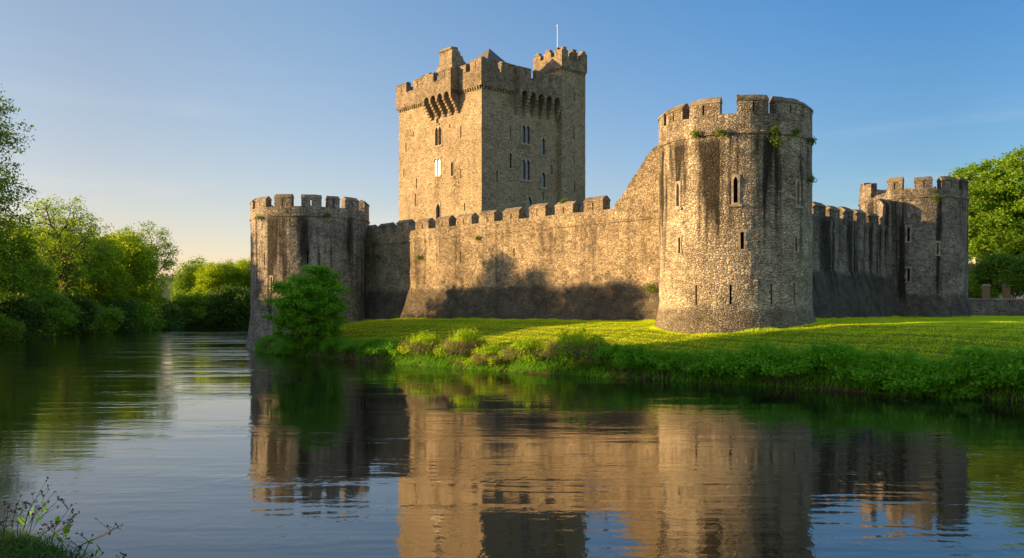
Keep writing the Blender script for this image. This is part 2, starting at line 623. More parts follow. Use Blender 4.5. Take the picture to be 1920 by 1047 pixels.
def star(poly, c, ang):
    """Distance from c to a star-shaped polygon along ang."""
    dx, dy = math.cos(ang), math.sin(ang)
    best = 1e9
    n = len(poly)
    for i in range(n):
        x1, y1 = poly[i][0] - c[0], poly[i][1] - c[1]
        x2, y2 = poly[(i + 1) % n][0] - c[0], poly[(i + 1) % n][1] - c[1]
        ex, ey = x2 - x1, y2 - y1
        den = dx * ey - dy * ex
        if abs(den) < 1e-9:
            continue
        t = (x1 * ey - y1 * ex) / den
        s = (x1 * dy - y1 * dx) / den
        if t > 0 and -1e-6 <= s <= 1 + 1e-6:
            best = min(best, t)
    return best


def lancet(u0, u1, z0, z1, point=1.0):
    """Opening outline with an arched head: point=1 a semicircle, more a pointed arch."""
    w = u1 - u0
    r = w / 2 * point
    zs = z1 - r
    pts = [(u0, z0), (u1, z0)]
    uc = (u0 + u1) / 2
    for i in range(13):
        a = PI * i / 12
        h = math.sin(a)
        if point > 1:
            h = 1 - abs(math.cos(a)) ** 1.4
        pts.append((uc + math.cos(a) * w / 2, zs + h * r))
    return pts


def window(parent, f, uc, z0, z1, w, lights=2, fw=.14, depth=.35, glass=True, point=1.3, tilt=0.0, gmat=None, fmat=None, proud=.05):
    """Stone-framed window of one or two arched lights. The frame is the part, each light's pane a sub-part."""
    fr = MB()
    panes = []
    lw = w / lights
    for i in range(lights):
        a = uc - w / 2 + lw * i
        b = a + lw
        outer = [(a, z0), (b, z0), (b, z1), (a, z1)]
        m = fw / 2 if lights > 1 else fw
        inner = lancet(a + (fw if i == 0 else m * .7), b - (fw if i == lights - 1 else m * .7), z0 + fw * .7, z1 - fw, point)
        c = ((a + b) / 2, (z0 + z1) / 2)
        angs = [2 * PI * k / 48 for k in range(48)] + [math.atan2(q[1] - c[1], q[0] - c[0]) % (2 * PI) for q in outer + inner]
        angs = sorted(set(round(x, 5) for x in angs))
        I = []; O = []
        for g in angs:
            ri, ro = star(inner, c, g), star(outer, c, g)
            I.append((c[0] + math.cos(g) * ri, c[1] + math.sin(g) * ri))
            O.append((c[0] + math.cos(g) * ro, c[1] + math.sin(g) * ro))
        n = len(angs)
        for k in range(n):
            j = (k + 1) % n
            fr.face([f(I[k][0], -proud, I[k][1]), f(O[k][0], -proud, O[k][1]), f(O[j][0], -proud, O[j][1]), f(I[j][0], -proud, I[j][1])])
            fr.face([f(I[k][0], -proud, I[k][1]), f(I[j][0], -proud, I[j][1]), f(I[j][0], depth, I[j][1]), f(I[k][0], depth, I[k][1])])
            fr.face([f(O[k][0], -proud, O[k][1]), f(O[j][0], -proud, O[j][1]), f(O[j][0], depth, O[j][1]), f(O[k][0], depth, O[k][1])])
        pm = MB()
        dd = depth - .05
        t = tilt * (lw)
        pm.face([f(a, dd - t, z0), f(b, dd + t, z0), f(b, dd + t, z1), f(a, dd - t, z1)])
        panes.append(pm)
    box(fr, f, uc - w / 2 - .1, uc + w / 2 + .1, -proud - .07, .06, z0 - .16, z0 - .01)
    o = fr.build('window', fmat or M['dressed'], parent)
    for pm in panes:
        pm.build('pane', gmat or (M['glass'] if glass else M['inner_dark']), o)  # unglazed lights get a near-black sheet for the inner shade
    return o


def unit(x, y):
    l = math.hypot(x, y)
    return (x / l, y / l)


def at(c, u, t, v=(0, 0), s=0.0):
    return (c[0] + u[0] * t + v[0] * s, c[1] + u[1] * t + v[1] * s)


# ------------------------------------------------------------------ river outline and the ground
RIVER = [(150, 8), (60, 24), (30, 33.5), (21.8, 37.8), (17.9, 40.2), (14.3, 44.1), (9.9, 48.2), (5.9, 51.3), (1.3, 54.9), (-4, 60.1),
         (-8.5, 64.4), (-14.8, 72.5), (-20.9, 78.9), (-24.3, 84.1), (-25.5, 89), (-28.2, 97), (-30.3, 108), (-34, 118), (-46, 160), (-58, 195),
         (-50, 212), (-20, 216), (40, 225), (40, 235), (-20, 232), (-60, 228), (-80, 217), (-84, 205), (-79, 175), (-73, 147),
         (-66, 115), (-58, 85), (-50, 55), (-42, 35), (-30, 24), (-14, 15.5), (-8.6, 13.9), (-6.4, 13.0), (-4.9, 11), (-2, 6), (5, 5),
         (40, 2), (150, -10)]
RV = np.array(RIVER, float)


def river_sd(x, y):
    """Signed distance to the waterline: positive on land."""
    x = np.asarray(x, float); y = np.asarray(y, float)
    best = np.full(x.shape, 1e18)
    inside = np.zeros(x.shape, bool)
    n = len(RV)
    for i in range(n):
        ax, ay = RV[i]; bx, by = RV[(i + 1) % n]
        ex, ey = bx - ax, by - ay
        t = np.clip(((x - ax) * ex + (y - ay) * ey) / (ex * ex + ey * ey), 0, 1)
        best = np.minimum(best, (x - ax - t * ex) ** 2 + (y - ay - t * ey) ** 2)
        c = ((ay > y) != (by > y))
        with np.errstate(divide='ignore', invalid='ignore'):
            xi = ax + (y - ay) * ex / (ey if ey else 1e-12)
        inside ^= c & (x < xi)
    d = np.sqrt(best)
    return np.where(inside, -d, d)


def wob(x, y, s, ph):
    return (np.sin(x * s + ph) * np.cos(y * s * 1.13 + ph * 2.1) + .5 * np.sin(x * s * 2.3 + y * s * 1.7 + ph)) / 1.5


def sstep(a, b, v):
    t = np.clip((v - a) / (b - a), 0, 1)
    return t * t * (3 - 2 * t)


def ground_z(x, y):
    x = np.asarray(x, float); y = np.asarray(y, float)
    d = river_sd(x, y)
    dd = d + .28 * wob(x, y, 1.1, 1.3) * sstep(-1, .5, d) * (1 - sstep(3, 6, d)) + .12 * wob(x, y, 3.1, 4.)
    castle = np.interp(dd, [-8, -2, -.3, 0, .35, .9, 2.0, 4, 8, 12, 16, 45], [-2.2, -1.6, -.5, -.05, .65, 1.1, 1.35, 1.75, 2.6, 3.0, 3.12, 3.3])
    other = np.interp(dd, [-8, -2, -.3, 0, .5, 1.5, 4, 10, 60], [-2.2, -1.6, -.5, -.05, .45, .75, 1.0, 1.4, 2.2])
    k = sstep(-33, -27, x + (y - 95) * .25) * sstep(16, 24, y) * (1 - sstep(150, 190, y))
    z = castle * k + other * (1 - k)
    z = z + 1.85 * sstep(101.3, 102.2, y - (x - 45) * .03) * sstep(43, 46, x)
    far = np.hypot(x, y)
    z = z + sstep(300, 1500, far) * 14.0 * (1 + .5 * wob(x, y, .006, 2.)) + sstep(30, 80, -y) * 1.0
    z = z + .05 * wob(x, y, .5, .7) * sstep(2, 6, d)
    return z


def gz1(x, y):
    return float(ground_z(np.array([x]), np.array([y]))[0])


def axis(dense0, dense1, st, far0, far1):
    mid = list(np.arange(dense0, dense1 + 1e-6, st))
    lo = []; s = st; p = dense0
    while p > far0:
        s *= 1.16; p -= s; lo.append(p)
    hi = []; s = st; p = mid[-1]
    while p < far1:
        s *= 1.16; p += s; hi.append(p)
    return np.array(lo[::-1] + mid + hi)


gx = axis(-32, 52, .4, -3000, 3000)
gy = axis(9, 110, .4, -600, 4000)
GX, GY = np.meshgrid(gx, gy)
GZ = ground_z(GX.ravel(), GY.ravel())
V = np.stack([GX.ravel(), GY.ravel(), GZ], 1)
nx, ny = len(gx), len(gy)
ii = (np.arange(ny - 1)[:, None] * nx + np.arange(nx - 1)[None, :]).ravel()
F = np.stack([ii, ii + 1, ii + nx + 1, ii + nx], 1)
me = bpy.data.meshes.new('ground')
me.vertices.add(len(V)); me.vertices.foreach_set('co', V.astype(np.float32).ravel())
me.loops.add(F.size); me.loops.foreach_set('vertex_index', F.astype(np.int32).ravel())
me.polygons.add(len(F)); me.polygons.foreach_set('loop_start', np.arange(0, F.size, 4, dtype=np.int32))
me.polygons.foreach_set('use_smooth', np.ones(len(F), bool))
me.update(calc_edges=True)
k = NT('ground_turf_and_soil')
P = k.n('ShaderNodeNewGeometry').outputs['Position']
sp = k.n('ShaderNodeSeparateXYZ'); k.set(sp.inputs[0], P)
gcol = k.mix(k.noise(P, .35, 4), (.09, .17, .006), (.13, .20, .008))
gcol = k.mix(1.0, gcol, k.ramp(k.noise(P, 6, 4, .7), [(.3, .7), (.7, 1.2)]), 'MULTIPLY')
soil = k.mix(k.noise(P, 2.5, 4), (.035, .026, .016), (.10, .075, .045))
wz = k.math('ADD', sp.outputs[2], k.math('MULTIPLY', k.math('SUBTRACT', k.noise(P, 1.3, 3), .5), 1.0))
k.set(k.b.inputs['Base Color'], k.mix(k.rng(wz, .35, 1.15), soil, gcol))
k.b.inputs['Roughness'].default_value = .95
k.b.inputs['Specular IOR Level'].default_value = .1
bp = k.n('ShaderNodeBump'); bp.inputs['Distance'].default_value = .08
k.set(bp.inputs['Height'], k.noise(P, 7, 4, .7)); k.set(k.b.inputs['Normal'], bp.outputs[0])
me.materials.append(k.m)
tag(link('ground', me), kind='structure')

# water: one sheet, dark and slightly rippled
k = NT('river_water')
P = k.n('ShaderNodeNewGeometry').outputs['Position']
k.b.inputs['Base Color'].default_value = (.010, .012, .009, 1)
k.b.inputs['Roughness'].default_value = .035
k.b.inputs['IOR'].default_value = 1.5
k.b.inputs['Specular IOR Level'].default_value = 1.0
flow = k.vec(P, (1.0, .75, 1.0))
n1 = k.noise(flow, .55, 2, .5)
n2 = k.noise(k.vadd(flow, k.vec(k.noise(P, .4, 2, .5, 'Color'), (1.5, 1.5, 0))), 2.6, 3, .55)
n3 = k.noise(P, 9.0, 2, .5)
calm = k.ramp(k.noise(k.vec(P, (.6, 1.0, 1)), .07, 3, .6), [(.38, .35), (.62, 1.0)])
sy = k.n('ShaderNodeSeparateXYZ'); k.set(sy.inputs[0], P)
farr = k.rng(sy.outputs[1], 40.0, 110.0, 1.0, 4.2)
band = k.ramp(k.noise(k.vec(P, (.10, .42, 1)), .55, 4, .65), [(.45, .45), (.66, 2.6)])
farr = k.math('MULTIPLY', farr, band)
h = k.math('ADD', k.math('MULTIPLY', n1, .35), k.math('ADD', k.math('MULTIPLY', n2, .32), k.math('MULTIPLY', n3, .08)))
bp = k.n('ShaderNodeBump'); bp.inputs['Strength'].default_value = 1.0
bp.inputs['Distance'].default_value = .02
k.set(bp.inputs['Height'], k.math('MULTIPLY', h, k.math('MULTIPLY', calm, farr)))
k.set(k.b.inputs['Normal'], bp.outputs[0])
mb = MB()
mb.face([(-300, -60, 0), (300, -60, 0), (300, 330, 0), (-300, 330, 0)])
tag(mb.build('river', k.m), kind='structure')

# far hill
hb = MB()
NX = 60
prev = None
for j in range(9):
    row = []
    for i in range(NX + 1):
        x = -1300 + 2200 * i / NX
        t = j / 8
        top = 62 + 16 * mnoise.noise(Vector((x * .004, 3.3, 0))) + 6 * mnoise.noise(Vector((x * .02, 1.3, 0)))
        row.append((x, 1150 + t * 380, -2 + (top + 2) * math.sin(t * PI / 2 * 1.25) * (1 if t < .9 else .97)))
    if prev:
        for i in range(NX):
            hb.face([prev[i], prev[i + 1], row[i + 1], row[i]])
    prev = row
tag(hb.build('hills', plain('wooded_hillside', (.045, .07, .03), .95, .4, .02), smooth=True), kind='structure')

# ------------------------------------------------------------------ the castle
CW = (15.2, 63.0)                       # outer corner of the two curtain walls
DA = unit(-.694, .72); NA = (-DA[1], DA[0])      # along the river wall; its outward normal
DB = unit(.72, .694); NB = (DB[1], -DB[0])       # along the right wall; its outward normal
if NA[1] > 0:
    NA = (-NA[0], -NA[1])
FT, LT, RT = (15.05, 60.0), (-21.6, 94.95), (38.85, 85.9)
RF, RL, RR = 5.02, 6.18, 4.82

FWW = .52


def round_tower(loc, rad, label, mat, zb, z_string, z_crenel, z_top, flare, merlons, slits, gap=None, mer_kw=None, windows=()):
    base = (loc[0], loc[1], zb)
    t = thing('round_tower', base, label, 'tower')
    f = ring(loc, rad)
    u = lambda deg: (math.radians(deg) + PI) * rad
    holes = [hole_of(u(a), z0, z1, w) for (a, z0, z1, w, fr) in slits] + [hole_of(u(a), z0, z1, FWW) for (a, z0, z1) in windows]
    mb = MB()
    circ = 2 * PI * rad
    shell(mb, f, 0, circ, zb - 1.2, z_string, .45, .45, holes, off=flare, amp=.055)
    # parapet ring, slightly proud of the drum, and the wall-walk
    th = .75
    if gap:
        segs = [(u(gap[1]), u(gap[0]) + circ)] if gap[0] < gap[1] else []
    else:
        segs = [(0, circ)]
    for a, b in segs:
        n = int((b - a) / .45)
        prism(mb, f, [(-.10, z_string), (-.10, z_string + .14), (-.02, z_string + .2), (-.02, z_crenel), (th, z_crenel), (th, z_string - .3)], a, b, n, amp=.03, caps=bool(gap))
    nseg = 40
    mb.face([f(circ * i / nseg, .05, z_string + .02) for i in range(nseg)])
    mb.build('drum', mat, t)
    for (a, z0, z1, w, fr) in slits:
        slit(t, f, u(a), z0, z1, w, frame=fr, off=flare)
    for (a0, a1) in merlons:
        merlon(t, f, u(a0), u(a1), z_crenel, z_top, th, mat, nu=4, d0=-.02, **(mer_kw or {}))
    return t, f, u


# big front tower on the lawn
def fl_front(z):
    return 0.0 if z > 3.95 else .33 * min(1, (3.95 - z) / 1.3) ** .8 + .03


mer = [(-194, -168), (-163.5, -144), (-136.6, -113.3), (-101.7, -79.3), (-73.4, -49), (-44, -22)]
mer += [(-13 + 28.5 * i, 8 + 28.5 * i) for i in range(0, 6)]
FW = [(-148.5, 10.55, 12.25), (-103.0, 10.5, 12.35), (-52.9, 10.5, 12.2)]
tf, ff, uf = round_tower(FT, RF, 'large round stone tower with dark streaks, nearest on the lawn at the castle corner', M['front'], 2.7, 14.9, 16.15, 17.35, fl_front, mer,
                         [(-146.9, 7.6, 8.6, .18, .1), (-98.4, 7.7, 8.75, .22, .14), (-55.3, 7.6, 8.55, .18, .1),
                          (-131.8, 4.2, 5.5, .13, 0), (-106.5, 4.25, 5.5, .13, 0), (-77.3, 4.25, 5.5, .13, 0), (-57, 4.3, 5.65, .13, 0)], windows=FW)
# pale lancet windows of the upper storey
for a_, z0_, z1_ in FW:
    window(tf, ff, uf(a_), z0_, z1_, FWW, 1, fw=.13, depth=.5, glass=False, point=1.7)


def fl_left(z):
    return 0.0 if z > 3.6 else .62 * ((3.6 - z) / 4.0) ** 1.3


mer = [(-186, -171), (-167, -147.5), (-141, -122.9), (-112.7, -94.6), (-86, -67.7), (-61, -49), (-42, -24)]
mer += [(-14 + 27 * i, 4 + 27 * i) for i in range(0, 7)]
tl, fl_, ul = round_tower(LT, RL, 'round stone tower standing in the water at the left end of the castle', M['left'], 0.0, 13.4, 14.4, 15.65, fl_left, mer,
                          [(-80.1, 8.5, 9.95, .17, 0), (-125.1, 8.5, 9.75, .16, 0), (-115.6, 5.9, 7.3, .2, .12)])


def fl_right(z):
    return 0.0 if z > 5.2 else .5 * min(1, (5.2 - z) / 2.0) ** .9


mer = [(-141, -124), (-112.5, -94), (-83.5, -61), (-54, -32), (-22, -2), (8, 28), (38, 58), (68, 88), (98, 118)]
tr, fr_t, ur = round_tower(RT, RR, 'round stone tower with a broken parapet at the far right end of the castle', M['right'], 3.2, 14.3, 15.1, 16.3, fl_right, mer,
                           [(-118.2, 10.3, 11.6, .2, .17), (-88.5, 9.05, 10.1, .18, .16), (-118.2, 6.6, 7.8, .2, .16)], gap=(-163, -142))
# broken stump of the parapet on the left of that tower, and the rubble shoulder where the wall climbs to it
mb = MB()
for i, (a0, a1, zt) in enumerate([(-206, -191, 15.9), (-191, -177, 16.25), (-177, -163.3, 16.05)]):
    prism(mb, fr_t, [(.06, 14.9), (.05, zt), (.7, zt + .05), (.7, 14.9)], ur(a0), ur(a1), 4, amp=.07)
mb.build('broken_parapet', M['right'], tr)
mb = MB()
prism(mb, fr_t, [(.15, 14.0), (.15, 14.6), (.6, 15.0), (1.3, 14.8), (1.3, 14.0)], ur(-162.5), ur(-142.5), 6, amp=.16)
mb.build('rubble_core', M['right'], tr)

# river curtain wall
wa = thing('curtain_wall', (*at(CW, DA, 22), 3.0), 'long sunlit crenellated curtain wall facing the river between two round towers', 'castle wall')
fA = straight(CW, DA, NA)
LEN_A = 47.5


def batter(z):
    return 0.0 if z > 6.0 else .06 + .85 * min(1, (6.0 - z) / 3.4)


sl = [(28.96, 8.45, 9.5), (21.63, 8.7, 9.45), (42.84, 9.7, 10.6), (39.2, 11.4, 11.8)]
mb = MB()
shell(mb, fA, -1.0, LEN_A, 2.2, 10.9, .5, .45, [hole_of(u_, a, b, .16) for u_, a, b in sl], off=batter, amp=.07)
TH = 1.0
prism(mb, fA, [(-.09, 10.9), (-.09, 11.02), (-.02, 11.08), (-.02, 12.0), (TH, 12.0), (TH, 10.9)], -1.0, LEN_A, 90, amp=.035)
prism(mb, fA, [(TH + .01, 2.5), (TH + .01, 10.89), (2.6, 10.89), (2.6, 2.5)], 0, LEN_A, 1)
mb.build('wall_face', M['wall'], wa)
for u_, a, b in sl:
    slit(wa, fA, u_, a, b, .16)
tt = 11.4
while tt < LEN_A - 2:
    merlon(wa, fA, tt, tt + 2.0, 12.0, 13.15, TH - .1, M['wall'], nu=4)
    tt += 3.2
# broken raking end rising to the front tower
prof = [(10.3, 12.0), (10.0, 12.5), (9.5, 12.85), (9.0, 13.4), (8.4, 14.15), (8.0, 14.55), (7.6, 14.95), (7.2, 15.5), (6.8, 15.95), (6.2, 16.35), (5.6, 16.5), (4.0, 16.6), (2.5, 16.6)]
mb = MB()
rk = random.Random(3)
fine = []
for (a, b) in zip(prof, prof[1:]):
    for i in range(3):
        t = i / 3
        fine.append((a[0] + (b[0] - a[0]) * t, a[1] + (b[1] - a[1]) * t + rk.uniform(-.09, .09)))
fine.append(prof[-1])
NZ = 12
for (a, b) in zip(fine, fine[1:]):
    for dpt in (-.03, 1.25):
        for j in range(NZ):
            q = []
            for (uu, zt, jj) in ((a[0], a[1], j), (b[0], b[1], j), (b[0], b[1], j + 1), (a[0], a[1], j + 1)):
                z = 11.0 + (zt - 11.0) * jj / NZ
                Pq = fA(uu, dpt, z)
                q.append(fA(uu, dpt - rough(Pq, .06), z))
            mb.face(q)
    for (d0, d1) in ((-.03, .4), (.4, .85), (.85, 1.25)):
        tp = lambda c, d: fA(c[0], d - (rough(fA(c[0], d, c[1]), .06) if d in (-.03, 1.25) else 0), c[1] + (.0 if d in (-.03, 1.25) else .12 + rough(fA(c[0], d, c[1]), .25)))
        mb.face([tp(a, d0), tp(b, d0), tp(b, d1), tp(a, d1)])
mb.build('raking_ruin', M['wall'], wa)

# right curtain wall, in shade
wb = thing('curtain_wall', (*at(CW, DB, 15), 3.3), 'short dark stained curtain wall in shade right of the large front tower', 'castle wall')
fB = straight(CW, DB, NB)
LEN_B = 29.5


def batter_b(z):
    return 0.0 if z > 7.2 else .05 + 1.15 * min(1, (7.2 - z) / 4.2)


mb = MB()
shell(mb, fB, -.5, LEN_B, 2.4, 10.9, .5, .45, off=batter_b, amp=.07)
prism(mb, fB, [(-.02, 10.9), (-.02, 11.75), (TH, 11.75), (TH, 10.9)], -.5, LEN_B, 50, amp=.035)
prism(mb, fB, [(TH + .01, 2.5), (TH + .01, 10.89), (2.4, 10.89), (2.4, 2.5)], 0, LEN_B, 1)
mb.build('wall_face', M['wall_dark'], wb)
for i in range(8):
    a = 5.8 + 2.53 * i
    if a + 1.7 < 27.2:
        merlon(wb, fB, a, a + 1.65, 11.75, 12.85, TH - .1, M['wall_dark'], nu=3)
mb = MB()
prism(mb, fB, [(0, 11.7), (0, 13.6), (.3, 14.2), (1.1, 14.4), (1.5, 13.6), (1.5, 11.7)], 26.0, 30.6, 6, amp=.16)
mb.build('broken_shoulder', M['right'], wb)

# ------------------------------------------------------------------ the keep
KC = (-3.43, 100.0)
KA = unit(-.660, .751)
KB = unit(.750, .661)
KNA = (-KB[0], -KB[1])        # outward normal of the sunlit face
KNB = (-KA[0], -KA[1])        # outward normal of the shaded face
LA, LB = 16.6, 14.0
kp = thing('keep', (*at(KC, KA, LA / 2, KB, LB / 2), 3.2), 'tall square stone keep with crenellated top and corner turret, behind the river wall', 'castle keep')
fKA = straight(KC, KA, KNA)
fKB = straight(KC, KB, KNB)
fKC = straight(at(KC, KB, LB), KA, KB)
fKD = straight(at(KC, KA, LA), KB, KA)
winA = [(8.17, 23.7, 26.1, 1.45, 2), (8.4, 20.1, 22.35, 1.45, 2), (8.2, 14.7, 16.9, 1.0, 1), (8.35, 26.35, 27.3, .55, 1), (5.44, 19.7, 21.6, .62, 1)]
winB = [(6.75, 23.6, 25.95, 1.55, 2), (6.75, 19.3, 21.9, 1.55, 2), (9.6, 22.6, 24.8, .8, 1), (9.6, 18.7, 20.7, .95, 1), (7.3, 15.2, 17.6, 1.1, 1), (4.33, 20.4, 22.4, .6, 1)]
slA = [(15.0, 23.9, 25.0), (15.45, 20.8, 21.8), (12.7, 19.1, 20.35), (12.9, 16.9, 18.4), (3.82, 24.0, 25.4), (3.82, 19.3, 20.4), (3.1, 15.5, 16.4), (13.4, 25.6, 26.2), (5.9, 25.5, 25.9)]
slB = [(4.33, 23.8, 25.4), (2.3, 18.7, 20.0), (9.6, 17.2, 18.2), (11.0, 20.5, 21.5)]
ZP = 29.4
mb = MB()
for f_, L, wins, sls in ((fKA, LA, winA, slA), (fKB, LB, winB, slB), (fKC, LA, [], []), (fKD, LB, [], [])):
    H = [(u_ - w / 2, u_ + w / 2, a, b) for (u_, a, b, w, n_) in wins] + [hole_of(u_, a, b, .2) for u_, a, b in sls]
    shell(mb, f_, 0, L, 2.5, ZP, .55, .55, H, amp=.045)
mb.face([at(KC, KA, a, KB, b) + (31.0,) for a, b in ((0.3, .3), (LA - .3, .3), (LA - .3, LB - .3), (.3, LB - .3))])
mb.build('wall_body', M['keep'], kp)
for (u_, a, b, w, n_) in winA:
    bright = abs(a - 20.1) < .01
    window(kp, fKA, u_, a, b, w, n_, fw=.1 if w > .6 else .08, point=1.4, glass=bright, depth=.14 if bright else .35, fmat=M['dressed'] if n_ == 2 else M['dressed_dark'], tilt=-.067 if bright else 0, gmat=M['old_glass'] if bright else None)
for (u_, a, b, w, n_) in winB:
    window(kp, fKB, u_, a, b, w, n_, fw=.11 if w > .6 else .09, point=1.4, glass=True, depth=.2, fmat=M['dressed'])
for u_, a, b in slA:
    slit(kp, fKA, u_, a, b, .2)
for u_, a, b in slB:
    slit(kp, fKB, u_, a, b, .2)


def parapet(parent, f, u0, u1, z0, zc, th, mat, over=.22, name='parapet', amp=.03):
    mb = MB()
    prism(mb, f, [(-over, z0), (-over, zc), (th - over, zc), (th - over, z0 + .6), (.3, z0)], u0, u1, max(2, int((u1 - u0) / .5)), amp=amp)
    return mb.build(name, mat, parent)


def corbel_course(parent, f, u0, u1, z, over=.22):
    mb = MB()
    u_ = u0 + .15
    while u_ < u1 - .2:
        w = random.uniform(.2, .26)
        prism(mb, f, [(-over + .02, z - .01), (.1, z - .01), (.1, z - .42), (-.05, z - .38), (-over + .04, z - .16)], u_, u_ + w, 1, amp=.02)
        u_ += .44
    return mb.build('corbel_course', M['keep_top'], parent)


ZC, ZT = 31.3, 32.7
OV = .24
# sunlit face: plain parapet on both sides of the machicolated box
BX0, BX1 = 4.0, 9.6
parapet(kp, fKA, -OV, BX0, ZP, ZC, .75, M['keep_top'], OV)
parapet(kp, fKA, BX1, LA + OV, ZP, ZC, .75, M['keep_top'], OV)
corbel_course(kp, fKA, 0, BX0, ZP, OV)
corbel_course(kp, fKA, BX1 + .2, LA, ZP, OV)
for a, b, zt in ((-OV, 1.75, ZT), (2.55, 4.0, ZT - .25), (9.75, 11.2, ZT + .05), (11.2, 13.0, ZT - .05), (14.6, LA + OV, ZT)):
    merlon(kp, fKA, a, b, ZC, zt, .7, M['keep_top'], d0=-OV, slit=not (a == 2.55), cap=.28)


def machicolation(parent, f, u0, u1, n, proj, zb, za, zc, zt, mers, mat):
    """Projecting parapet box on tapering corbels with arched openings between them."""
    w = (u1 - u0)
    cw = .36
    bay = (w - cw) / n
    for i in range(n + 1):
        a = u0 + bay * i
        mb = MB()
        steps = 6
        sec = [(0.05, zb)]
        for s in range(steps):
            t0, t1 = s / steps, (s + 1) / steps
            d_ = -proj * (t1 ** .9) + .02
            z0_ = zb + (za - .5 - zb) * t0
            z1_ = zb + (za - .5 - zb) * t1
            sec += [(d_, z0_ + .06), (d_, z1_ - .02)]
        sec += [(-proj + .02, za + .3), (.05, za + .3)]
        prism(mb, f, sec, a, a + cw, 1, amp=.025)
        mb.build('corbel', mat, parent)
    mb = MB()
    top = zc
    for i in range(n):
        a = u0 + cw + bay * i
        b = a + bay - cw
        r = (b - a) / 2
        N = 8
        arc = [(a + r - math.cos(PI * j / N) * r, za - .45 + math.sin(PI * j / N) * r * 1.15) for j in range(N + 1)]
        for p, q in zip(arc, arc[1:]):
            mb.face([f(p[0], -proj, p[1]), f(q[0], -proj, q[1]), f(q[0], -proj, top), f(p[0], -proj, top)])
            mb.face([f(p[0], -proj, p[1]), f(q[0], -proj, q[1]), f(q[0], -proj + .45, q[1]), f(p[0], -proj + .45, p[1])])
            mb.face([f(p[0], -proj + .45, p[1]), f(q[0], -proj + .45, q[1]), f(q[0], -proj + .45, top), f(p[0], -proj + .45, top)])
    for i in range(n + 1):
        a = u0 + bay * i
        box(mb, f, a, a + cw, -proj - .004, -proj + .45, za - .47, top)
    for (a, b) in ((u0, u0 + .4), (u1 - .4, u1)):
        box(mb, f, a, b, -proj + .45, .3, za - .2, top)
    box(mb, f, u0, u1, -proj + .004, -proj + .45, top, zc + .01)
    mb.build('box_parapet', mat, parent)
    for (a, b) in mers:
        merlon(parent, f, a, b, zc, zt, .6, mat, d0=-proj, cap=.25)


machicolation(kp, fKA, BX0, BX1, 4, 1.35, 26.9, 29.3, 31.0, 32.15, [(BX0, 6.3), (7.4, BX1)], M['keep_top'])
# return walls beside the box merlons
for a_ in (BX0, BX1 - .5):
    mb = MB()
    box(mb, fKA, a_, a_ + .5, -.74, .4, 31.0, 31.9, 2, amp=.02)
    mb.build('box_return', M['keep_top'], kp)
# ruined chimney over the box
mb = MB()
prism(mb, fKA, [(-1.0, 32.1), (-1.0, 33.2), (-.95, 34.25), (-1.12, 34.27), (-1.12, 34.5), (-.2, 34.6), (-.1, 34.2), (.2, 34.1), (.3, 33.7), (.6, 33.6), (.75, 33.2), (1.1, 33.0), (1.3, 32.4), (1.5, 31.0), (-.5, 31.0)], 4.2, 6.6, 4, amp=.07)
prism(mb, fKA, [(-.9, 32.1), (-.9, 32.7), (-.7, 32.9), (.4, 32.8), (.8, 31.2), (-.5, 31.2)], 6.6, 7.3, 2, amp=.08)
mb.build('chimney', M['keep_top'], kp)

# shaded face
BY0, BY1 = 4.95, 11.9
parapet(kp, fKB, -OV, BY0, ZP, ZC, .75, M['keep_top'], OV)
corbel_course(kp, fKB, 0, BY0, ZP, OV)
for a, b in ((-OV + .72, 1.95), (2.9, 4.95)):
    merlon(kp, fKB, a, b, ZC, ZT, .7, M['keep_top'], d0=-OV, cap=.28)
machicolation(kp, fKB, BY0, BY1, 5, .95, 26.9, 29.5, 31.2, 32.35, [(BY0, 6.8), (7.6, 9.4), (10.2, 11.5)], M['keep_top'])
# far faces
for f_, L in ((fKC, LA), (fKD, LB)):
    parapet(kp, f_, .6, L - .6, ZP, ZC, .75, M['keep_top'], OV)
    a = 1.0
    while a + 1.7 < L:
        merlon(kp, f_, a, a + 1.7, ZC, ZT, .7, M['keep_top'], d0=-OV, cap=.28)
        a += 2.7

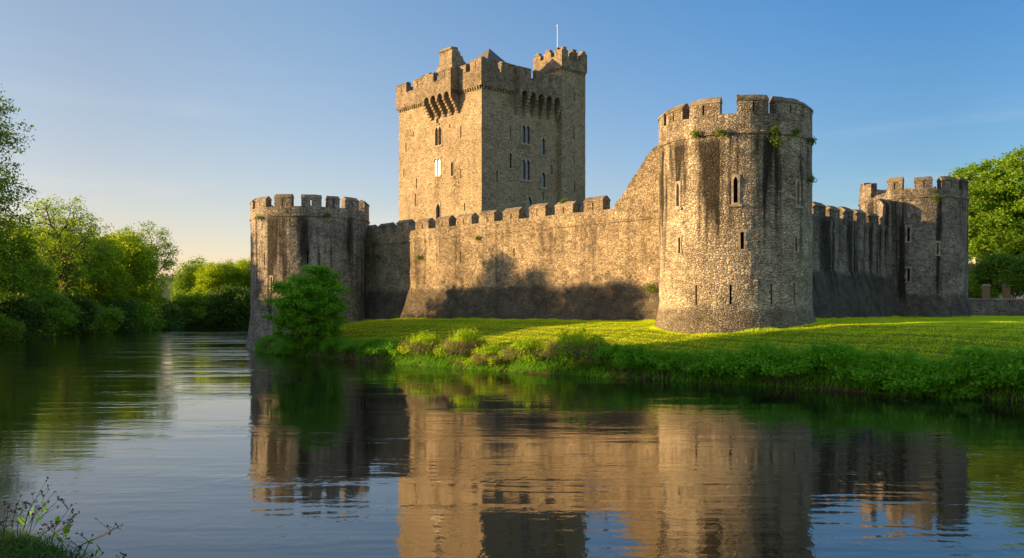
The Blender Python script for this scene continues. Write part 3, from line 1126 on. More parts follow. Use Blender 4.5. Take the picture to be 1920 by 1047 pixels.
# corner turret
TB0, TB1 = 12.1, 16.2
TP = .62
tc = at(KC, KB, TB0, KNB, TP)
TL = TB1 - TB0
TD = 4.8
fT1 = straight(tc, KB, KNB)
fT2 = straight(tc, KA, KNA)
fT3 = straight(at(tc, KB, TL), KA, KB)
fT4 = straight(at(tc, KA, TD), KB, KA)
mb = MB()
slT = [(2.1, 25.1, 26.7), (2.2, 29.7, 30.9), (2.2, 18.6, 19.9), (2.1, 21.9, 23.1)]
for f_, L, H in ((fT1, TL, [hole_of(u_, a, b, .17) for u_, a, b in slT]), (fT2, TD, []), (fT3, TD, []), (fT4, TL, [])):
    shell(mb, f_, 0, L, 2.5, 33.5, .5, .5, H, amp=.04)
turret = mb.build('turret', M['keep'], kp)
for u_, a, b in slT:
    slit(turret, fT1, u_, a, b, .17)
for f_, L in ((fT1, TL), (fT2, TD), (fT3, TD), (fT4, TL)):
    o = .16
    mb = MB()
    prism(mb, f_, [(-o, 33.5), (-o, 35.0), (.5, 35.0), (.5, 33.5)], -o, L + o if f_ in (fT1, fT2) else L - .5, 8, amp=.03)
    u_ = .1
    while u_ < L - .2:
        prism(mb, f_, [(-o + .01, 33.49), (.1, 33.49), (.1, 33.15), (-.08, 33.2)], u_, u_ + .2, 1)
        u_ += .42
    n = 3
    gapw = .62
    mw = (L + 2 * o - gapw * (n - 1)) / n
    for i in range(n):
        a = -o + (mw + gapw) * i + (.52 if (i == 0 and f_ is not fT1) else 0)
        b = -o + (mw + gapw) * i + mw - (.52 if (i == n - 1 and f_ is not fT1 and f_ is not fT2) else 0)
        st = random.uniform(-.06, .08)
        box(mb, f_, a, b, -o, .42, 35.0, 35.75 + st, 2, amp=.05)
        box(mb, f_, a + mw * .22, b - mw * .22, -o + .02, .40, 35.74 + st, 36.1 + st, 2, amp=.05)
    mb.build('turret_parapet', M['keep_top'], turret)
mb = MB()
mb.face([at(tc, KA, a, KB, b) + (34.2,) for a, b in ((.1, .1), (TD - .1, .1), (TD - .1, TL - .1), (.1, TL - .1))])
mb.build('turret_deck', M['keep_top'], turret)
# pyramid roof of the garret behind the parapet
mb = MB()
rc = at(KC, KA, 6.2, KB, 5.8)
ap = (*at(rc, KA, -.6), 35.95)
cs = [(*at(rc, KA, a, KB, b), 31.6) for a, b in ((-4.2, -3.6), (5.2, -3.6), (5.2, 3.6), (-4.2, 3.6))]
for i in range(4):
    mb.face([cs[i], cs[(i + 1) % 4], ap])
mb.build('garret_roof', M['slate'], kp)

fp = thing('flagpole', (*at(tc, KA, 2.2, KB, 1.4), 34.2), 'thin white bare flagpole rising from the turret of the keep', 'flagpole')
mb = MB()
px_, py_ = at(tc, KA, 2.2, KB, 1.4)
tube(mb, [(px_, py_, 34.2), (px_, py_, 37.5), (px_, py_, 39.3)], [.045, .04, .035], 8)
mb.build('pole', M['pole'], fp)
mb = MB()
bm_pts = []
for i in range(5):
    a = PI * i / 4
    bm_pts.append((.11 * math.sin(a) + .002, 39.4 - .11 * math.cos(a)))
tube(mb, [(px_, py_, z) for r_, z in bm_pts], [r_ for r_, z in bm_pts], 8)
mb.build('finial', M['pole'], fp)

# ------------------------------------------------------------------ vegetation
def leaf_quads(C, size, aspect=.55, up=.35, g=None):
    """One four-cornered leaf at each centre in C, random orientation, normals leaning up."""
    g = g or rng
    n = len(C)
    nrm = g.normal(size=(n, 3)); nrm[:, 2] = np.abs(nrm[:, 2]) + up
    nrm /= np.linalg.norm(nrm, axis=1, keepdims=True)
    t = g.normal(size=(n, 3))
    t -= nrm * np.sum(t * nrm, 1, keepdims=True)
    t /= np.linalg.norm(t, axis=1, keepdims=True)
    b = np.cross(nrm, t)
    s = (size * g.uniform(.6, 1.35, n))[:, None]
    V = np.empty((n, 4, 3))
    V[:, 0] = C - t * s * .5
    V[:, 1] = C + b * s * aspect * .5 + nrm * s * .06
    V[:, 2] = C + t * s * .5
    V[:, 3] = C - b * s * aspect * .5 + nrm * s * .06
    return V.reshape(-1, 3)


def blades(B, h, w, lean=.35, g=None, droop=None):
    """Triangular blades at the base points B."""
    g = g or rng
    n = len(B)
    a = g.uniform(0, 2 * PI, n)
    hh = h * g.uniform(.5, 1.3, n)
    ld = g.uniform(0, 2 * PI, n)
    lx = np.cos(ld) * lean * hh * g.uniform(0, 1, n); ly = np.sin(ld) * lean * hh * g.uniform(0, 1, n)
    V = np.empty((n, 3, 3))
    dx, dy = np.cos(a) * w * .5, np.sin(a) * w * .5
    V[:, 0] = B + np.stack([dx, dy, np.zeros(n)], 1)
    V[:, 1] = B - np.stack([dx, dy, np.zeros(n)], 1)
    V[:, 2] = B + np.stack([lx, ly, hh], 1)
    return V.reshape(-1, 3)


def arc_blades(B, dirs, length, w, droop, g=None):
    """Longer two-piece blades that rise and droop over, as quads."""
    g = g or rng
    n = len(B)
    L = (length * g.uniform(.5, 1.2, n))[:, None]
    out = dirs / np.linalg.norm(dirs, axis=1, keepdims=True)
    side = np.stack([-out[:, 1], out[:, 0], np.zeros(n)], 1)
    side /= np.linalg.norm(side, axis=1, keepdims=True) + 1e-9
    up = np.array([0, 0, 1.0])
    rise = g.uniform(.5, 1.0, n)[:, None]
    m = B + out * L * .45 + up * L * .55 * rise
    e = B + out * L * .95 + up * L * (.55 * rise - droop)
    V = np.empty((n, 2, 4, 3))
    V[:, 0, 0] = B - side * w * .5; V[:, 0, 1] = B + side * w * .5; V[:, 0, 2] = m + side * w * .4; V[:, 0, 3] = m - side * w * .4
    V[:, 1, 0] = m - side * w * .4; V[:, 1, 1] = m + side * w * .4; V[:, 1, 2] = e + side * w * .06; V[:, 1, 3] = e - side * w * .06
    return V.reshape(-1, 3)


def make_tree(name, label, cat, group, seed, height, crown_r, crown_lo, tips, leaves, leaf, spread, leaf_mat, bark=None,
              trunk_r=.35, shape=1.0, clump=1.0, lobes=7, multi=1, flat=.85, up=.35):
    """Trunk and limbs grown towards tips placed in a lobed crown; leaves scattered round the tips."""
    g = np.random.default_rng(seed)
    r = random.Random(seed)
    root = thing(name, (0, 0, 0), label, cat, group)
    cz = (height + crown_lo) / 2
    hz = (height - crown_lo) / 2
    # crown = union of lobes with their own size
    L = []
    for i in range(lobes):
        a = 2 * PI * i / lobes * 1.618 * 2 + r.uniform(-.4, .4)
        zz = -1 + 2 * (i + .5) / lobes
        rr = math.sqrt(max(0.05, 1 - zz * zz))
        L.append((np.array([math.cos(a) * rr * crown_r * .62, math.sin(a) * rr * crown_r * .62, cz + zz * hz * .62 * shape]), r.uniform(.38, .58) * crown_r, r.uniform(.38, .55) * hz * flat + .1 * crown_r))
    T = []
    for c, ra, rz_ in L:
        n = max(4, int(tips / lobes))
        d = g.normal(size=(n, 3)); d /= np.linalg.norm(d, axis=1, keepdims=True)
        rad = g.uniform(.25, 1.0, n) ** .45
        T.append(c + d * rad[:, None] * np.array([ra, ra, rz_]))
    T = np.concatenate(T)
    T[:, 2] = np.clip(T[:, 2], max(.25, crown_lo * .8), height)
    mbt = MB()

    def grow(p, dirv, idx, rad, depth):
        pts = T[idx]
        if len(idx) <= 3 or depth > 6:
            for q in pts:
                mid = (p + q) / 2 + g.normal(size=3) * .06 * np.linalg.norm(q - p) + np.array([0, 0, .04 * np.linalg.norm(q - p)])
                tube(mbt, [p, mid, q], [rad * .55, rad * .4, .012 + rad * .1], 4)
            return
        nk = 3 if (len(idx) > 40 and r.random() < .5) else 2
        cen = pts[g.choice(len(pts), nk, replace=False)]
        for _ in range(4):
            dd = ((pts[:, None] - cen[None]) ** 2).sum(2)
            lab = dd.argmin(1)
            cen = np.array([pts[lab == j].mean(0) if (lab == j).any() else cen[j] for j in range(nk)])
        for j in range(nk):
            sub = idx[lab == j]
            if not len(sub):
                continue
            c = T[sub].mean(0)
            q = p + (c - p) * r.uniform(.38, .55) + g.normal(size=3) * .04 * np.linalg.norm(c - p)
            r2 = rad * max(.35, (len(sub) / len(idx)) ** .45)
            mid = (p + q) / 2 + g.normal(size=3) * .05 * np.linalg.norm(q - p)
            tube(mbt, [p, mid, q], [rad * .92, (rad + r2) / 2 * .95, r2], 6)
            grow(q, q - p, sub, r2, depth + 1)
    allidx = np.arange(len(T))
    if multi == 1:
        ht = crown_lo + (height - crown_lo) * .12
        bend = g.normal(size=2) * .03 * height
        tube(mbt, [(0, 0, -.4), (0, 0, .3), (bend[0] * .4, bend[1] * .4, ht * .5), (bend[0], bend[1], ht)], [trunk_r * 1.7, trunk_r * 1.15, trunk_r, trunk_r * .85], 9)
        grow(np.array([bend[0], bend[1], ht]), np.array([0, 0, 1.]), allidx, trunk_r * .8, 0)
    else:
        ang = np.arctan2(T[:, 1], T[:, 0])
        for j in range(multi):
            a0 = -PI + 2 * PI * j / multi
            sub = allidx[(ang >= a0) & (ang < a0 + 2 * PI / multi)]
            if not len(sub):
                continue
            am = a0 + PI / multi
            b0 = np.array([math.cos(am) * .15, math.sin(am) * .15, -.3])
            b1 = b0 + (T[sub].mean(0) - b0) * .35
            tube(mbt, [b0, (b0 + b1) / 2 + np.array([0, 0, .1]), b1], [trunk_r * .8, trunk_r * .6, trunk_r * .5], 6)
            grow(b1, b1 - b0, sub, trunk_r * .5, 1)
    mbt.build('trunk', bark or M['bark'], root, smooth=True)
    n = max(3, int(leaves / len(T)))
    wt = g.uniform(.4, 1.6, len(T))
    rep = np.repeat(np.arange(len(T)), np.maximum(1, (n * wt).astype(int)))
    C = T[rep] + g.normal(size=(len(rep), 3)) * np.array([spread, spread, spread * .62]) * g.uniform(.5, 1.15, (len(rep), 1))
    C[:, 2] = np.maximum(C[:, 2], .08)
    quads_mesh('crown', leaf_quads(C, leaf, g=g, up=up), 4, leaf_mat, root)
    return root


def dup(src, loc, rz, scale, label=None, group=None, name=None):
    o = src.copy()
    COL.objects.link(o)
    o.location = loc; o.rotation_euler = (0, 0, rz); o.scale = scale
    if label: o['label'] = label
    if group: o['group'] = group
    for ch in list(src.children):
        c = ch.copy()
        COL.objects.link(c)
        c.parent = o
        for gch in ch.children:
            d = gch.copy(); COL.objects.link(d); d.parent = c
    return o


USED = set()


def plant(src, x, y, rz, s, label, group=None, sz=None, dz=0.0):
    """Stand a plant at x, y: the first time the source itself, then copies."""
    sc = (s, s, sz or s)
    loc = (x, y, gz1(x, y) + dz - .05)
    if src.name not in USED:
        USED.add(src.name)
        src.location = loc; src.rotation_euler = (0, 0, rz); src.scale = sc
        src['label'] = label
        if group: src['group'] = group
        return src
    return dup(src, loc, rz, sc, label, group)


def X(px, Y):
    return (px - 960) / 1660 * Y


# prototypes (heights in metres at scale 1)
T_round = make_tree('broadleaf_tree', '-', 'tree', None, 11, 22.5, 8.2, 6.0, 620, 21000, .34, .62, M['leaf_spring'], trunk_r=.75, lobes=20, flat=1.0)
T_airy = make_tree('broadleaf_tree', '-', 'tree', None, 12, 20, 6.5, 5.0, 420, 17000, .34, .62, M['leaf_mid'], trunk_r=.45, lobes=10)
T_full = make_tree('broadleaf_tree', '-', 'tree', None, 13, 17, 6.5, 1.2, 420, 34000, .42, .85, M['leaf_yellow'], trunk_r=.4, lobes=9)
T_green = make_tree('broadleaf_tree', '-', 'tree', None, 14, 16, 6.0, .8, 420, 28000, .42, .85, M['leaf_mid'], trunk_r=.4, lobes=10)
B_dark = make_tree('shrub', '-', 'shrub', None, 15, 6.0, 4.6, .3, 300, 22000, .36, .62, M['leaf_deep'], trunk_r=.16, lobes=9, multi=5)
B_mid = make_tree('shrub', '-', 'shrub', None, 16, 6.5, 4.2, .3, 300, 22000, .36, .62, M['leaf_mid'], trunk_r=.16, lobes=9, multi=5)
T_tall = make_tree('broadleaf_tree', '-', 'tree', None, 17, 37, 8.6, 6.0, 640, 21000, .42, .75, M['leaf_dark'], trunk_r=.6, lobes=14)
T_shade = make_tree('broadleaf_tree', '-', 'tree', None, 18, 16.2, 6.2, .5, 420, 30000, .5, .8, M['leaf_mid'], trunk_r=.35, lobes=10)

G1 = 'trees along the far left bank'
G2 = 'shrubs along the far left bank'
plant(T_round, X(112, 152), 152, .6, 1.0, 'tall round airy tree with visible limbs standing above the shrubs of the left bank')
plant(T_tall, X(-62, 122), 122, 2.0, 1.0, 'very tall dark leafed tree cut off by the left edge of the photo')
plant(T_airy, X(266, 205), 205, 1.0, 1.17, 'thin leafed grey green tree at the right end of the left bank treeline')
plant(T_full, X(168, 170), 170, .3, 1.08, 'yellow green sunlit tree just right of the tall round airy tree')
plant(T_full, X(222, 186), 186, 2.1, 1.2, 'yellow green tree between the round airy tree and the thin grey green tree')
plant(T_full, X(66, 160), 160, 4.0, 1.1, 'yellow green tree beside the dark left edge, left of the round airy tree')
plant(T_green, X(-8, 128), 128, 1.3, 1.05, 'dense green tree at the left edge below the very tall dark tree')
plant(T_green, X(34, 138), 138, 3.3, .84, 'dense green tree at the water, second from the left edge')
plant(T_green, X(195, 186), 179, 5.1, .78, 'low green tree in front of the yellow trees on the left bank')
plant(T_green, X(283, 212), 212, .2, .6, 'small green tree under the thin grey green tree')
plant(T_green, X(366, 262), 262, 2.4, 1.12, 'lone round topped tree far upstream with the hill to its left')
plant(T_full, X(412, 252), 250, 5.6, .98, 'golden tree far upstream, nearest right of the lone round topped tree')
plant(T_green, X(438, 268), 268, 4.4, 1.08, 'green tree far upstream behind the golden trees')
plant(T_full, X(462, 256), 256, 1.5, 1.05, 'golden tree far upstream touching the left tower edge')
lab2 = ['dark shrub at the waterline by the left photo edge', 'green shrub at the waterline in front of the two left edge trees', 'dark rounded shrub below the tall round airy tree',
        'green shrub below the tall round airy tree on its right', 'dark shrub below the yellow green trees', 'green shrub leaning over the water below the thin grey green tree',
        'dark shrub at the right end of the left bank shrubs', 'dark low shrub where the river bends out of sight, left of the hill gap', 'green low shrub on the river bend under the lone round tree',
        'dark shrub on the river bend under the nearest golden tree', 'dark shrub on the river bend beside the left tower', 'pale green shrub by the water at the left photo edge', 'green shrub beside the dark rounded shrub on the left bank']
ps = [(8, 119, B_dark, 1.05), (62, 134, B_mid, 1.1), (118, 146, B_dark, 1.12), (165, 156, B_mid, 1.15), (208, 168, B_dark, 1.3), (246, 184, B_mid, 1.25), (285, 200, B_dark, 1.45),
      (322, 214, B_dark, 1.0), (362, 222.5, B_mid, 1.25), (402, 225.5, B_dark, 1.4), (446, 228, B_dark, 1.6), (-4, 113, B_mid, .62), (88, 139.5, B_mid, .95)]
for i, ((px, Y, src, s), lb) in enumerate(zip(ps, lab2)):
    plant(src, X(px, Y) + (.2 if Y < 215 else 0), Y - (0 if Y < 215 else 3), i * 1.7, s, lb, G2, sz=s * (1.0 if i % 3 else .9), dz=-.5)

# trees of the left bank beyond the left edge of the photo (they cast the long shadows on the wall and the lawn)
GS = 'trees on the left bank out of the frame'
LS = 'leafy tree on the left river bank outside the frame'
for i, (x, y, s, sz) in enumerate([(-62, 94.5, .9, 1.02), (-66, 100, .9, 1.0), (-61, 91.5, .6, .98), (-56, 80.8, .9, .84), (-57, 75.2, .85, .98), (-55, 69.6, .85, .86), (-54, 65.6, .66, .86),
                                   (-51, 44.8, .82, 1.12), (-50, 41, .8, 1.1), (-47, 37.5, .85, 1.1), (-44, 31, .9, 1.1), (-40, 26, .8, 1.0), (-70, 109, .9, .9)]):
    plant(T_shade, x, y, i * 2.1, s, LS, GS, sz=sz)

for i, (x, y, s) in enumerate([(-67, 89, 1.5), (-68, 95, 1.5), (-69, 101, 1.5), (-57, 42, 1.3), (-58, 49, 1.1)]):
    plant(B_dark, x, y, i * 1.3, s, 'shrub on the left river bank outside the frame', 'shrubs on the left bank out of the frame')

# bush on the bank by the left tower
bush = make_tree('bush', 'rounded bright green bush on the bank in front of the left round tower', 'bush', None, 21, 7.1, 3.2, .7, 430, 52000, .18, .27, M['leaf_bush'], trunk_r=.16, lobes=17, multi=4, flat=1.0)
bush.location = (X(580, 76), 76.0, gz1(X(580, 76), 76.0) - .1)
bush.scale = (1.14, 1.14, 1)

# right hand trees, house, boundary wall
rt = make_tree('broadleaf_tree', 'large sunlit spreading tree behind the boundary wall right of the far tower', 'tree', None, 31, 25.2, 10.8, 3.0, 1000, 105000, .5, .7, M['leaf_right'], bark=M['bark_lit'], trunk_r=.5, lobes=19, flat=.95)
rt.location = (X(1893, 141), 141, gz1(X(1893, 141), 141))
rt.scale = (1, 1, .95)
dk = make_tree('bush', 'dark green bush under the large tree by the boundary wall', 'bush', None, 32, 4.8, 3.4, .9, 260, 22000, .26, .5, M['leaf_dark'], trunk_r=.14, lobes=9, multi=4)
dk.location = (X(1897, 109), 109, gz1(X(1897, 109), 109))
dk.scale = (1.2, 1.2, 1.2)
plant(B_mid, X(1842, 124), 124, .4, .62, 'mid green shrub in front of the house between the far tower and the dark bush', 'shrubs by the house')

bw = thing('boundary_wall', (60, 101, 3.2), 'low dark stone boundary wall right of the far tower at the edge of the lawn', 'wall')
fW = straight((44.5, 100.6), unit(1, .03), (0.03, -1))
mb = MB()
shell(mb, fW, 0, 45, 2.8, 5.1, .5, .4, amp=.05)
prism(mb, fW, [(0, 5.05), (0, 5.1), (.55, 5.1), (.55, 5.05)], 0, 45, 40)
mb.build('wall_face', M['low'], bw)
mb = MB()
prism(mb, fW, [(-.06, 5.11), (-.06, 5.26), (.25, 5.34), (.6, 5.26), (.6, 5.11)], 0, 45, 60, amp=.04)
mb.build('coping', M['cope'], bw)
mb = MB()
for i in range(20):
    x0, x1 = 46 + i * 2.2, 48.2 + i * 2.2
    def pp(x, y): return (x, y, gz1(x, y) + .03)
    mb.face([pp(x0, 98.6), pp(x1, 98.6), pp(x1, 100.2), pp(x0, 100.2)])
tag(mb.build('path', M['path']), kind='structure')

hs = thing('house', (72, 138, 5), 'pale rendered house mostly hidden under the large tree on the right', 'house')
fH = straight((66.5, 134), (1, 0), (0, -1))
fH2 = straight((66.5, 134), (0, 1), (-1, 0))
mb = MB()
shell(mb, fH, 0, 14, 4.5, 8.6, 2, 1, [(2, 3.1, 6.0, 7.5), (6, 7.1, 6, 7.5), (9.5, 10.6, 6, 7.5)], amp=0)
shell(mb, fH2, 0, 8, 4.5, 8.6, 2, 1, amp=0)
mb.face([(66.5, 134, 8.6), (66.5, 142, 8.6), (66.5, 138, 11.2)])
mb.face([(80.5, 134, 8.6), (80.5, 142, 8.6), (80.5, 138, 11.2)])
mb.face([(80.5, 134, 4.5), (80.5, 142, 4.5), (80.5, 142, 8.6), (80.5, 134, 8.6)])
mb.face([(66.5, 142, 4.5), (80.5, 142, 4.5), (80.5, 142, 8.6), (66.5, 142, 8.6)])
mb.build('wall', M['house'], hs)
mb = MB()
for s in (-1, 1):
    y0 = 138 + s * 4.4
    mb.face([(66.1, y0, 8.45), (80.9, y0, 8.45), (80.9, 138, 11.35), (66.1, 138, 11.35)])
    mb.face([(66.1, y0, 8.33), (80.9, y0, 8.33), (80.9, 138, 11.23), (66.1, 138, 11.23)])
rf = mb.build('roof', M['house_roof'], hs)
mb = MB()
box(mb, straight((72, 137.5), (1, 0), (0, -1)), 0, 1.0, 0, .8, 10.6, 12.6)
mb.build('chimney', M['house'], rf)
for u0_ in (2, 6, 9.5):
    window(hs, fH, u0_ + .55, 6.0, 7.5, 1.1, 1, fw=.1, point=.3, glass=True, fmat=M['pole'])
for xx, lb in ((X(1849, 106), 'squat orange-brown post in place of a sunlit tree trunk behind the boundary wall near the far tower'), (X(1887, 106), 'orange-brown post in place of a sunlit tree trunk beside the dark bush behind the boundary wall')):
    gp = thing('trunk_post', (xx, 106, gz1(xx, 106)), lb, 'pillar')  # posts in place of tree trunks; shaft colour carries the orange sunlight
    fG = straight((xx - .32, 105.7), (1, 0), (0, -1))
    zg = gz1(xx, 106)
    mb = MB(); box(mb, fG, 0, .64, 0, .6, zg - .2, zg + 1.7, 2, amp=.03); mb.build('shaft', M['bark_lit'], gp)
    mb = MB(); prism(mb, fG, [(-.07, zg + 1.71), (-.07, zg + 1.83), (.3, zg + 1.98), (.67, zg + 1.83), (.67, zg + 1.71)], -.07, .71, 2); mb.build('cap', M['dressed_dark'], gp)

# ------------------------------------------------------------------ lawn, bank growth
def castle_inside(x, y, m=.5):
    a = (x - CW[0]) * DA[0] + (y - CW[1]) * DA[1]
    b = (x - CW[0]) * DB[0] + (y - CW[1]) * DB[1]
    ins = (a > -m) & (b > -m) & (a < 52) & (b < 40)
    for c, r_ in ((FT, RF + .35), (LT, RL + .4), (RT, RR + .4)):
        ins |= (x - c[0]) ** 2 + (y - c[1]) ** 2 < r_ * r_
    return ins


g = np.random.default_rng(5)
N = 1350000
x = g.uniform(-27, 58, N); y = 36 + 64 * g.uniform(0, 1, N) ** 1.7
ok = (np.abs(x) < y * .63 + 2) & ~castle_inside(x, y, .9)
x, y = x[ok], y[ok]
d = river_sd(x, y)
ok = d > 1.3
x, y = x[ok], y[ok]
tuft = .75 + .35 * wob(x, y, 2.3, .4)
Bp = np.stack([x, y, ground_z(x, y) - .01], 1)
V = blades(Bp, .07, .028, .55, g)
hh = V.reshape(-1, 3, 3)
hh[:, 2, 2] = hh[:, 0, 2] + (hh[:, 2, 2] - hh[:, 0, 2]) * tuft
# longer unmown grass along the foot of the walls
foot = []
for _ in range(26000):
    q = g.uniform()
    o_ = abs(g.normal()) * .22
    if q < .5:
        u_ = g.uniform(4, 46); foot.append(fA(u_, -(batter(3.1) + .05 + o_), 0))
    elif q < .8:
        u_ = g.uniform(4, 29); foot.append(fB(u_, -(batter_b(3.3) + .05 + o_), 0))
    else:
        a_ = g.uniform(-PI, .2)
        c_, r_ = (FT, RF + .38) if g.uniform() < .6 else (RT, RR + .5)
        foot.append((c_[0] + math.cos(a_) * (r_ + o_), c_[1] + math.sin(a_) * (r_ + o_), 0))
foot = np.array(foot)
foot = foot[river_sd(foot[:, 0], foot[:, 1]) > .6]
foot[:, 2] = ground_z(foot[:, 0], foot[:, 1]) - .01
hs_ = .6 + .5 * wob(foot[:, 0], foot[:, 1], 1.7, .9)
VF = blades(foot, .2, .03, .5, g).reshape(-1, 3, 3)
VF[:, 2, 2] = VF[:, 0, 2] + (VF[:, 2, 2] - VF[:, 0, 2]) * np.clip(hs_, .15, 1.2)
V = np.concatenate([V, VF.reshape(-1, 3)])
tag(quads_mesh('lawn_grass', V, 3, M['grass']), 'short mown grass of the castle lawn', 'grass', kind='stuff')


def bank_points(n, i0, i1, d0, d1, gg):
    """Random points beside the waterline between outline corners i0 and i1, d metres inland; also the outward direction."""
    seg = RV[i0:i1 + 1]
    e = np.diff(seg, axis=0)
    L = np.linalg.norm(e, axis=1)
    k_ = gg.choice(len(L), n, p=L / L.sum())
    t = gg.uniform(0, 1, n)[:, None]
    p = seg[k_] + e[k_] * t
    nr = np.stack([e[k_, 1], -e[k_, 0]], 1) / L[k_][:, None]
    probe = river_sd(p[:, 0] + nr[:, 0] * .5, p[:, 1] + nr[:, 1] * .5)
    nr = np.where(probe[:, None] > 0, nr, -nr)
    d_ = gg.uniform(d0, d1, n)
    return p + nr * d_[:, None], -nr, d_


p, outw, d_ = bank_points(70000, 1, 14, -.05, 2.3, g)
ok = ~castle_inside(p[:, 0], p[:, 1], .9)
p, outw, d_ = p[ok], outw[ok], d_[ok]
keep = wob(p[:, 0], p[:, 1], 1.3, 2.2) + g.uniform(-.6, .6, len(p)) > -.35
p, outw, d_ = p[keep], outw[keep], d_[keep]
Bp = np.stack([p[:, 0], p[:, 1], ground_z(p[:, 0], p[:, 1]) - .02], 1)
jit = g.normal(size=(len(p), 2)) * .8
dirs = np.stack([outw[:, 0] + jit[:, 0], outw[:, 1] + jit[:, 1], np.zeros(len(p))], 1)
lenm = .6 + .32 * wob(p[:, 0], p[:, 1], .9, .3)
V = arc_blades(Bp, dirs, lenm * np.where(d_ > 1.7, .6, 1.0), .035, .55, g)
tag(quads_mesh('bank_grass', V, 4, M['bankgrass']), 'long green grass hanging over the river bank below the lawn', 'grass', kind='stuff')
p, outw, d_ = bank_points(2600, 1, 14, .05, 1.0, g)
ok = (wob(p[:, 0], p[:, 1], .8, 5.2) + g.uniform(-.4, .4, len(p)) > .25) & ~castle_inside(p[:, 0], p[:, 1], .9)
p, outw = p[ok], outw[ok]
Bp = np.stack([p[:, 0], p[:, 1], ground_z(p[:, 0], p[:, 1])], 1)
jit = g.normal(size=(len(p), 2)) * .9
dirs = np.stack([outw[:, 0] + jit[:, 0], outw[:, 1] + jit[:, 1], np.zeros(len(p))], 1)
V = arc_blades(Bp, dirs, np.full(len(p), .6), .022, .75, g)
tag(quads_mesh('dry_bank_grass', V, 4, M['dry']), 'withered brown grass hanging down the bank face', 'grass', kind='stuff')


p, outw, d_ = bank_points(30000, 22, 30, -.3, 2.2, g)
Bp = np.stack([p[:, 0], p[:, 1], np.maximum(ground_z(p[:, 0], p[:, 1]), 0) + g.uniform(.05, 1.3, len(p)) * (.5 + .5 * wob(p[:, 0], p[:, 1], .6, 1.))], 1)
tag(quads_mesh('undergrowth', leaf_quads(Bp, .34, .55, .3, g), 4, M['leaf_dark']), 'low leafy undergrowth along the far left waterline', 'undergrowth', kind='stuff')


def make_clump(seed, r_, h_, nleaf, leaf, mat, dry=True):
    gg = np.random.default_rng(seed)
    root = thing('weed_clump', (0, 0, 0), '-', 'weeds', 'leafy weed clumps along the bank')
    nc = 80
    a = gg.uniform(0, 2 * PI, nc)
    rad = np.sqrt(gg.uniform(0, 1, nc)) * r_ * (1 + .25 * np.sin(a * 3 + seed) + .18 * np.sin(a * 5 + 2.1 * seed))
    hs_ = gg.uniform(.55, 1.25, nc)
    z = h_ * (1 - np.minimum(1, rad / r_) ** 2 * .7) * hs_ * gg.uniform(.25, 1.0, nc) ** .4
    K_ = np.stack([np.cos(a) * rad, np.sin(a) * rad, z], 1)
    idx = gg.choice(nc, nleaf)
    C = K_[idx] + gg.normal(size=(nleaf, 3)) * np.array([.15, .15, .13])
    C[:, 2] = np.maximum(C[:, 2], .02)
    quads_mesh('leaves', leaf_quads(C, leaf, .5, .5, gg), 4, mat, root)
    m = 420
    a = gg.uniform(0, 2 * PI, m); rad = np.sqrt(gg.uniform(0, 1, m)) * r_ * .75
    B_ = np.stack([np.cos(a) * rad, np.sin(a) * rad, h_ * .5 * (1 - (rad / r_) ** 2)], 1)
    quads_mesh('shoots', blades(B_, h_ * .62, .03, .5, gg), 3, mat, root)
    if dry:
        m = 700
        a = gg.uniform(0, 2 * PI, m); rad = r_ * gg.uniform(.65, 1.0, m)
        B_ = np.stack([np.cos(a) * rad, np.sin(a) * rad, gg.uniform(.15, .55, m) * h_], 1)
        dr = np.stack([np.cos(a), np.sin(a), np.zeros(m)], 1) + gg.normal(size=(m, 3)) * np.array([.5, .5, 0])
        quads_mesh('dry_stalks', arc_blades(B_, dr, np.full(m, .55), .025, .9, gg), 4, M['dry'], root)
    return root


C1 = make_clump(41, 1.4, 1.7, 4200, .18, M['weed'])
C2 = make_clump(42, 1.75, 1.4, 4600, .18, M['weed'])
C3 = make_clump(43, 1.5, 1.35, 4200, .19, M['bankgrass'], dry=False)
C4 = make_clump(44, 1.9, 1.15, 4600, .19, M['bankgrass'], dry=False)
cl = [(790, C2, 1.0, 'low sunlit weed clump on the bank under the left half of the river wall'),
      (862, C1, 1.05, 'tallest sunlit leafy weed clump on the bank under the middle of the river wall'),
      (918, C1, .9, 'sunlit weed clump just right of the tallest one on the bank'),
      (978, C2, .95, 'weed clump with orange dry grass below it in the middle of the bank'),
      (1070, C2, 1.1, 'broad weed clump with dry stalks left of the bank shadow edge'),
      (1190, C3, .95, 'first shaded green weed clump right of the sunlit bank'),
      (1330, C3, .9, 'shaded green weed clump on the bank below the large front tower'),
      (1425, C3, 1.0, 'shaded green weed clump on the bank right below the front tower'),
      (1565, C3, 1.15, 'tall shaded weed clump on the bank below the dark right wall'),
      (1640, C3, .9, 'shaded weed clump above pale dry grass on the right bank'),
      (1760, C3, .95, 'shaded weed clump on the bank below the far right tower'),
      (1850, C3, 1.2, 'large shaded weed clump near the right photo edge'),
      (1915, C3, 1.1, 'shaded weed clump cut off by the right photo edge'),
      (690, C3, .7, 'small shaded weed clump on the bank right of the round bush'),
      (535, C3, .75, 'small shaded weed clump at the foot of the left tower beside the bush'),
      (620, C3, .8, 'small shaded weed clump at the foot of the round bush')]


def bank_at(px):
    """Bank point seen under a column of the photo, a little inland."""
    kx = (px - 960) / 1660
    best = None
    for (a, b) in zip(RIVER[1:14], RIVER[2:15]):
        den = (b[0] - a[0]) - kx * (b[1] - a[1])
        t = (kx * a[1] - a[0]) / den if abs(den) > 1e-9 else -1
        if 0 <= t <= 1:
            best = (a[0] + (b[0] - a[0]) * t, a[1] + (b[1] - a[1]) * t)
    return best


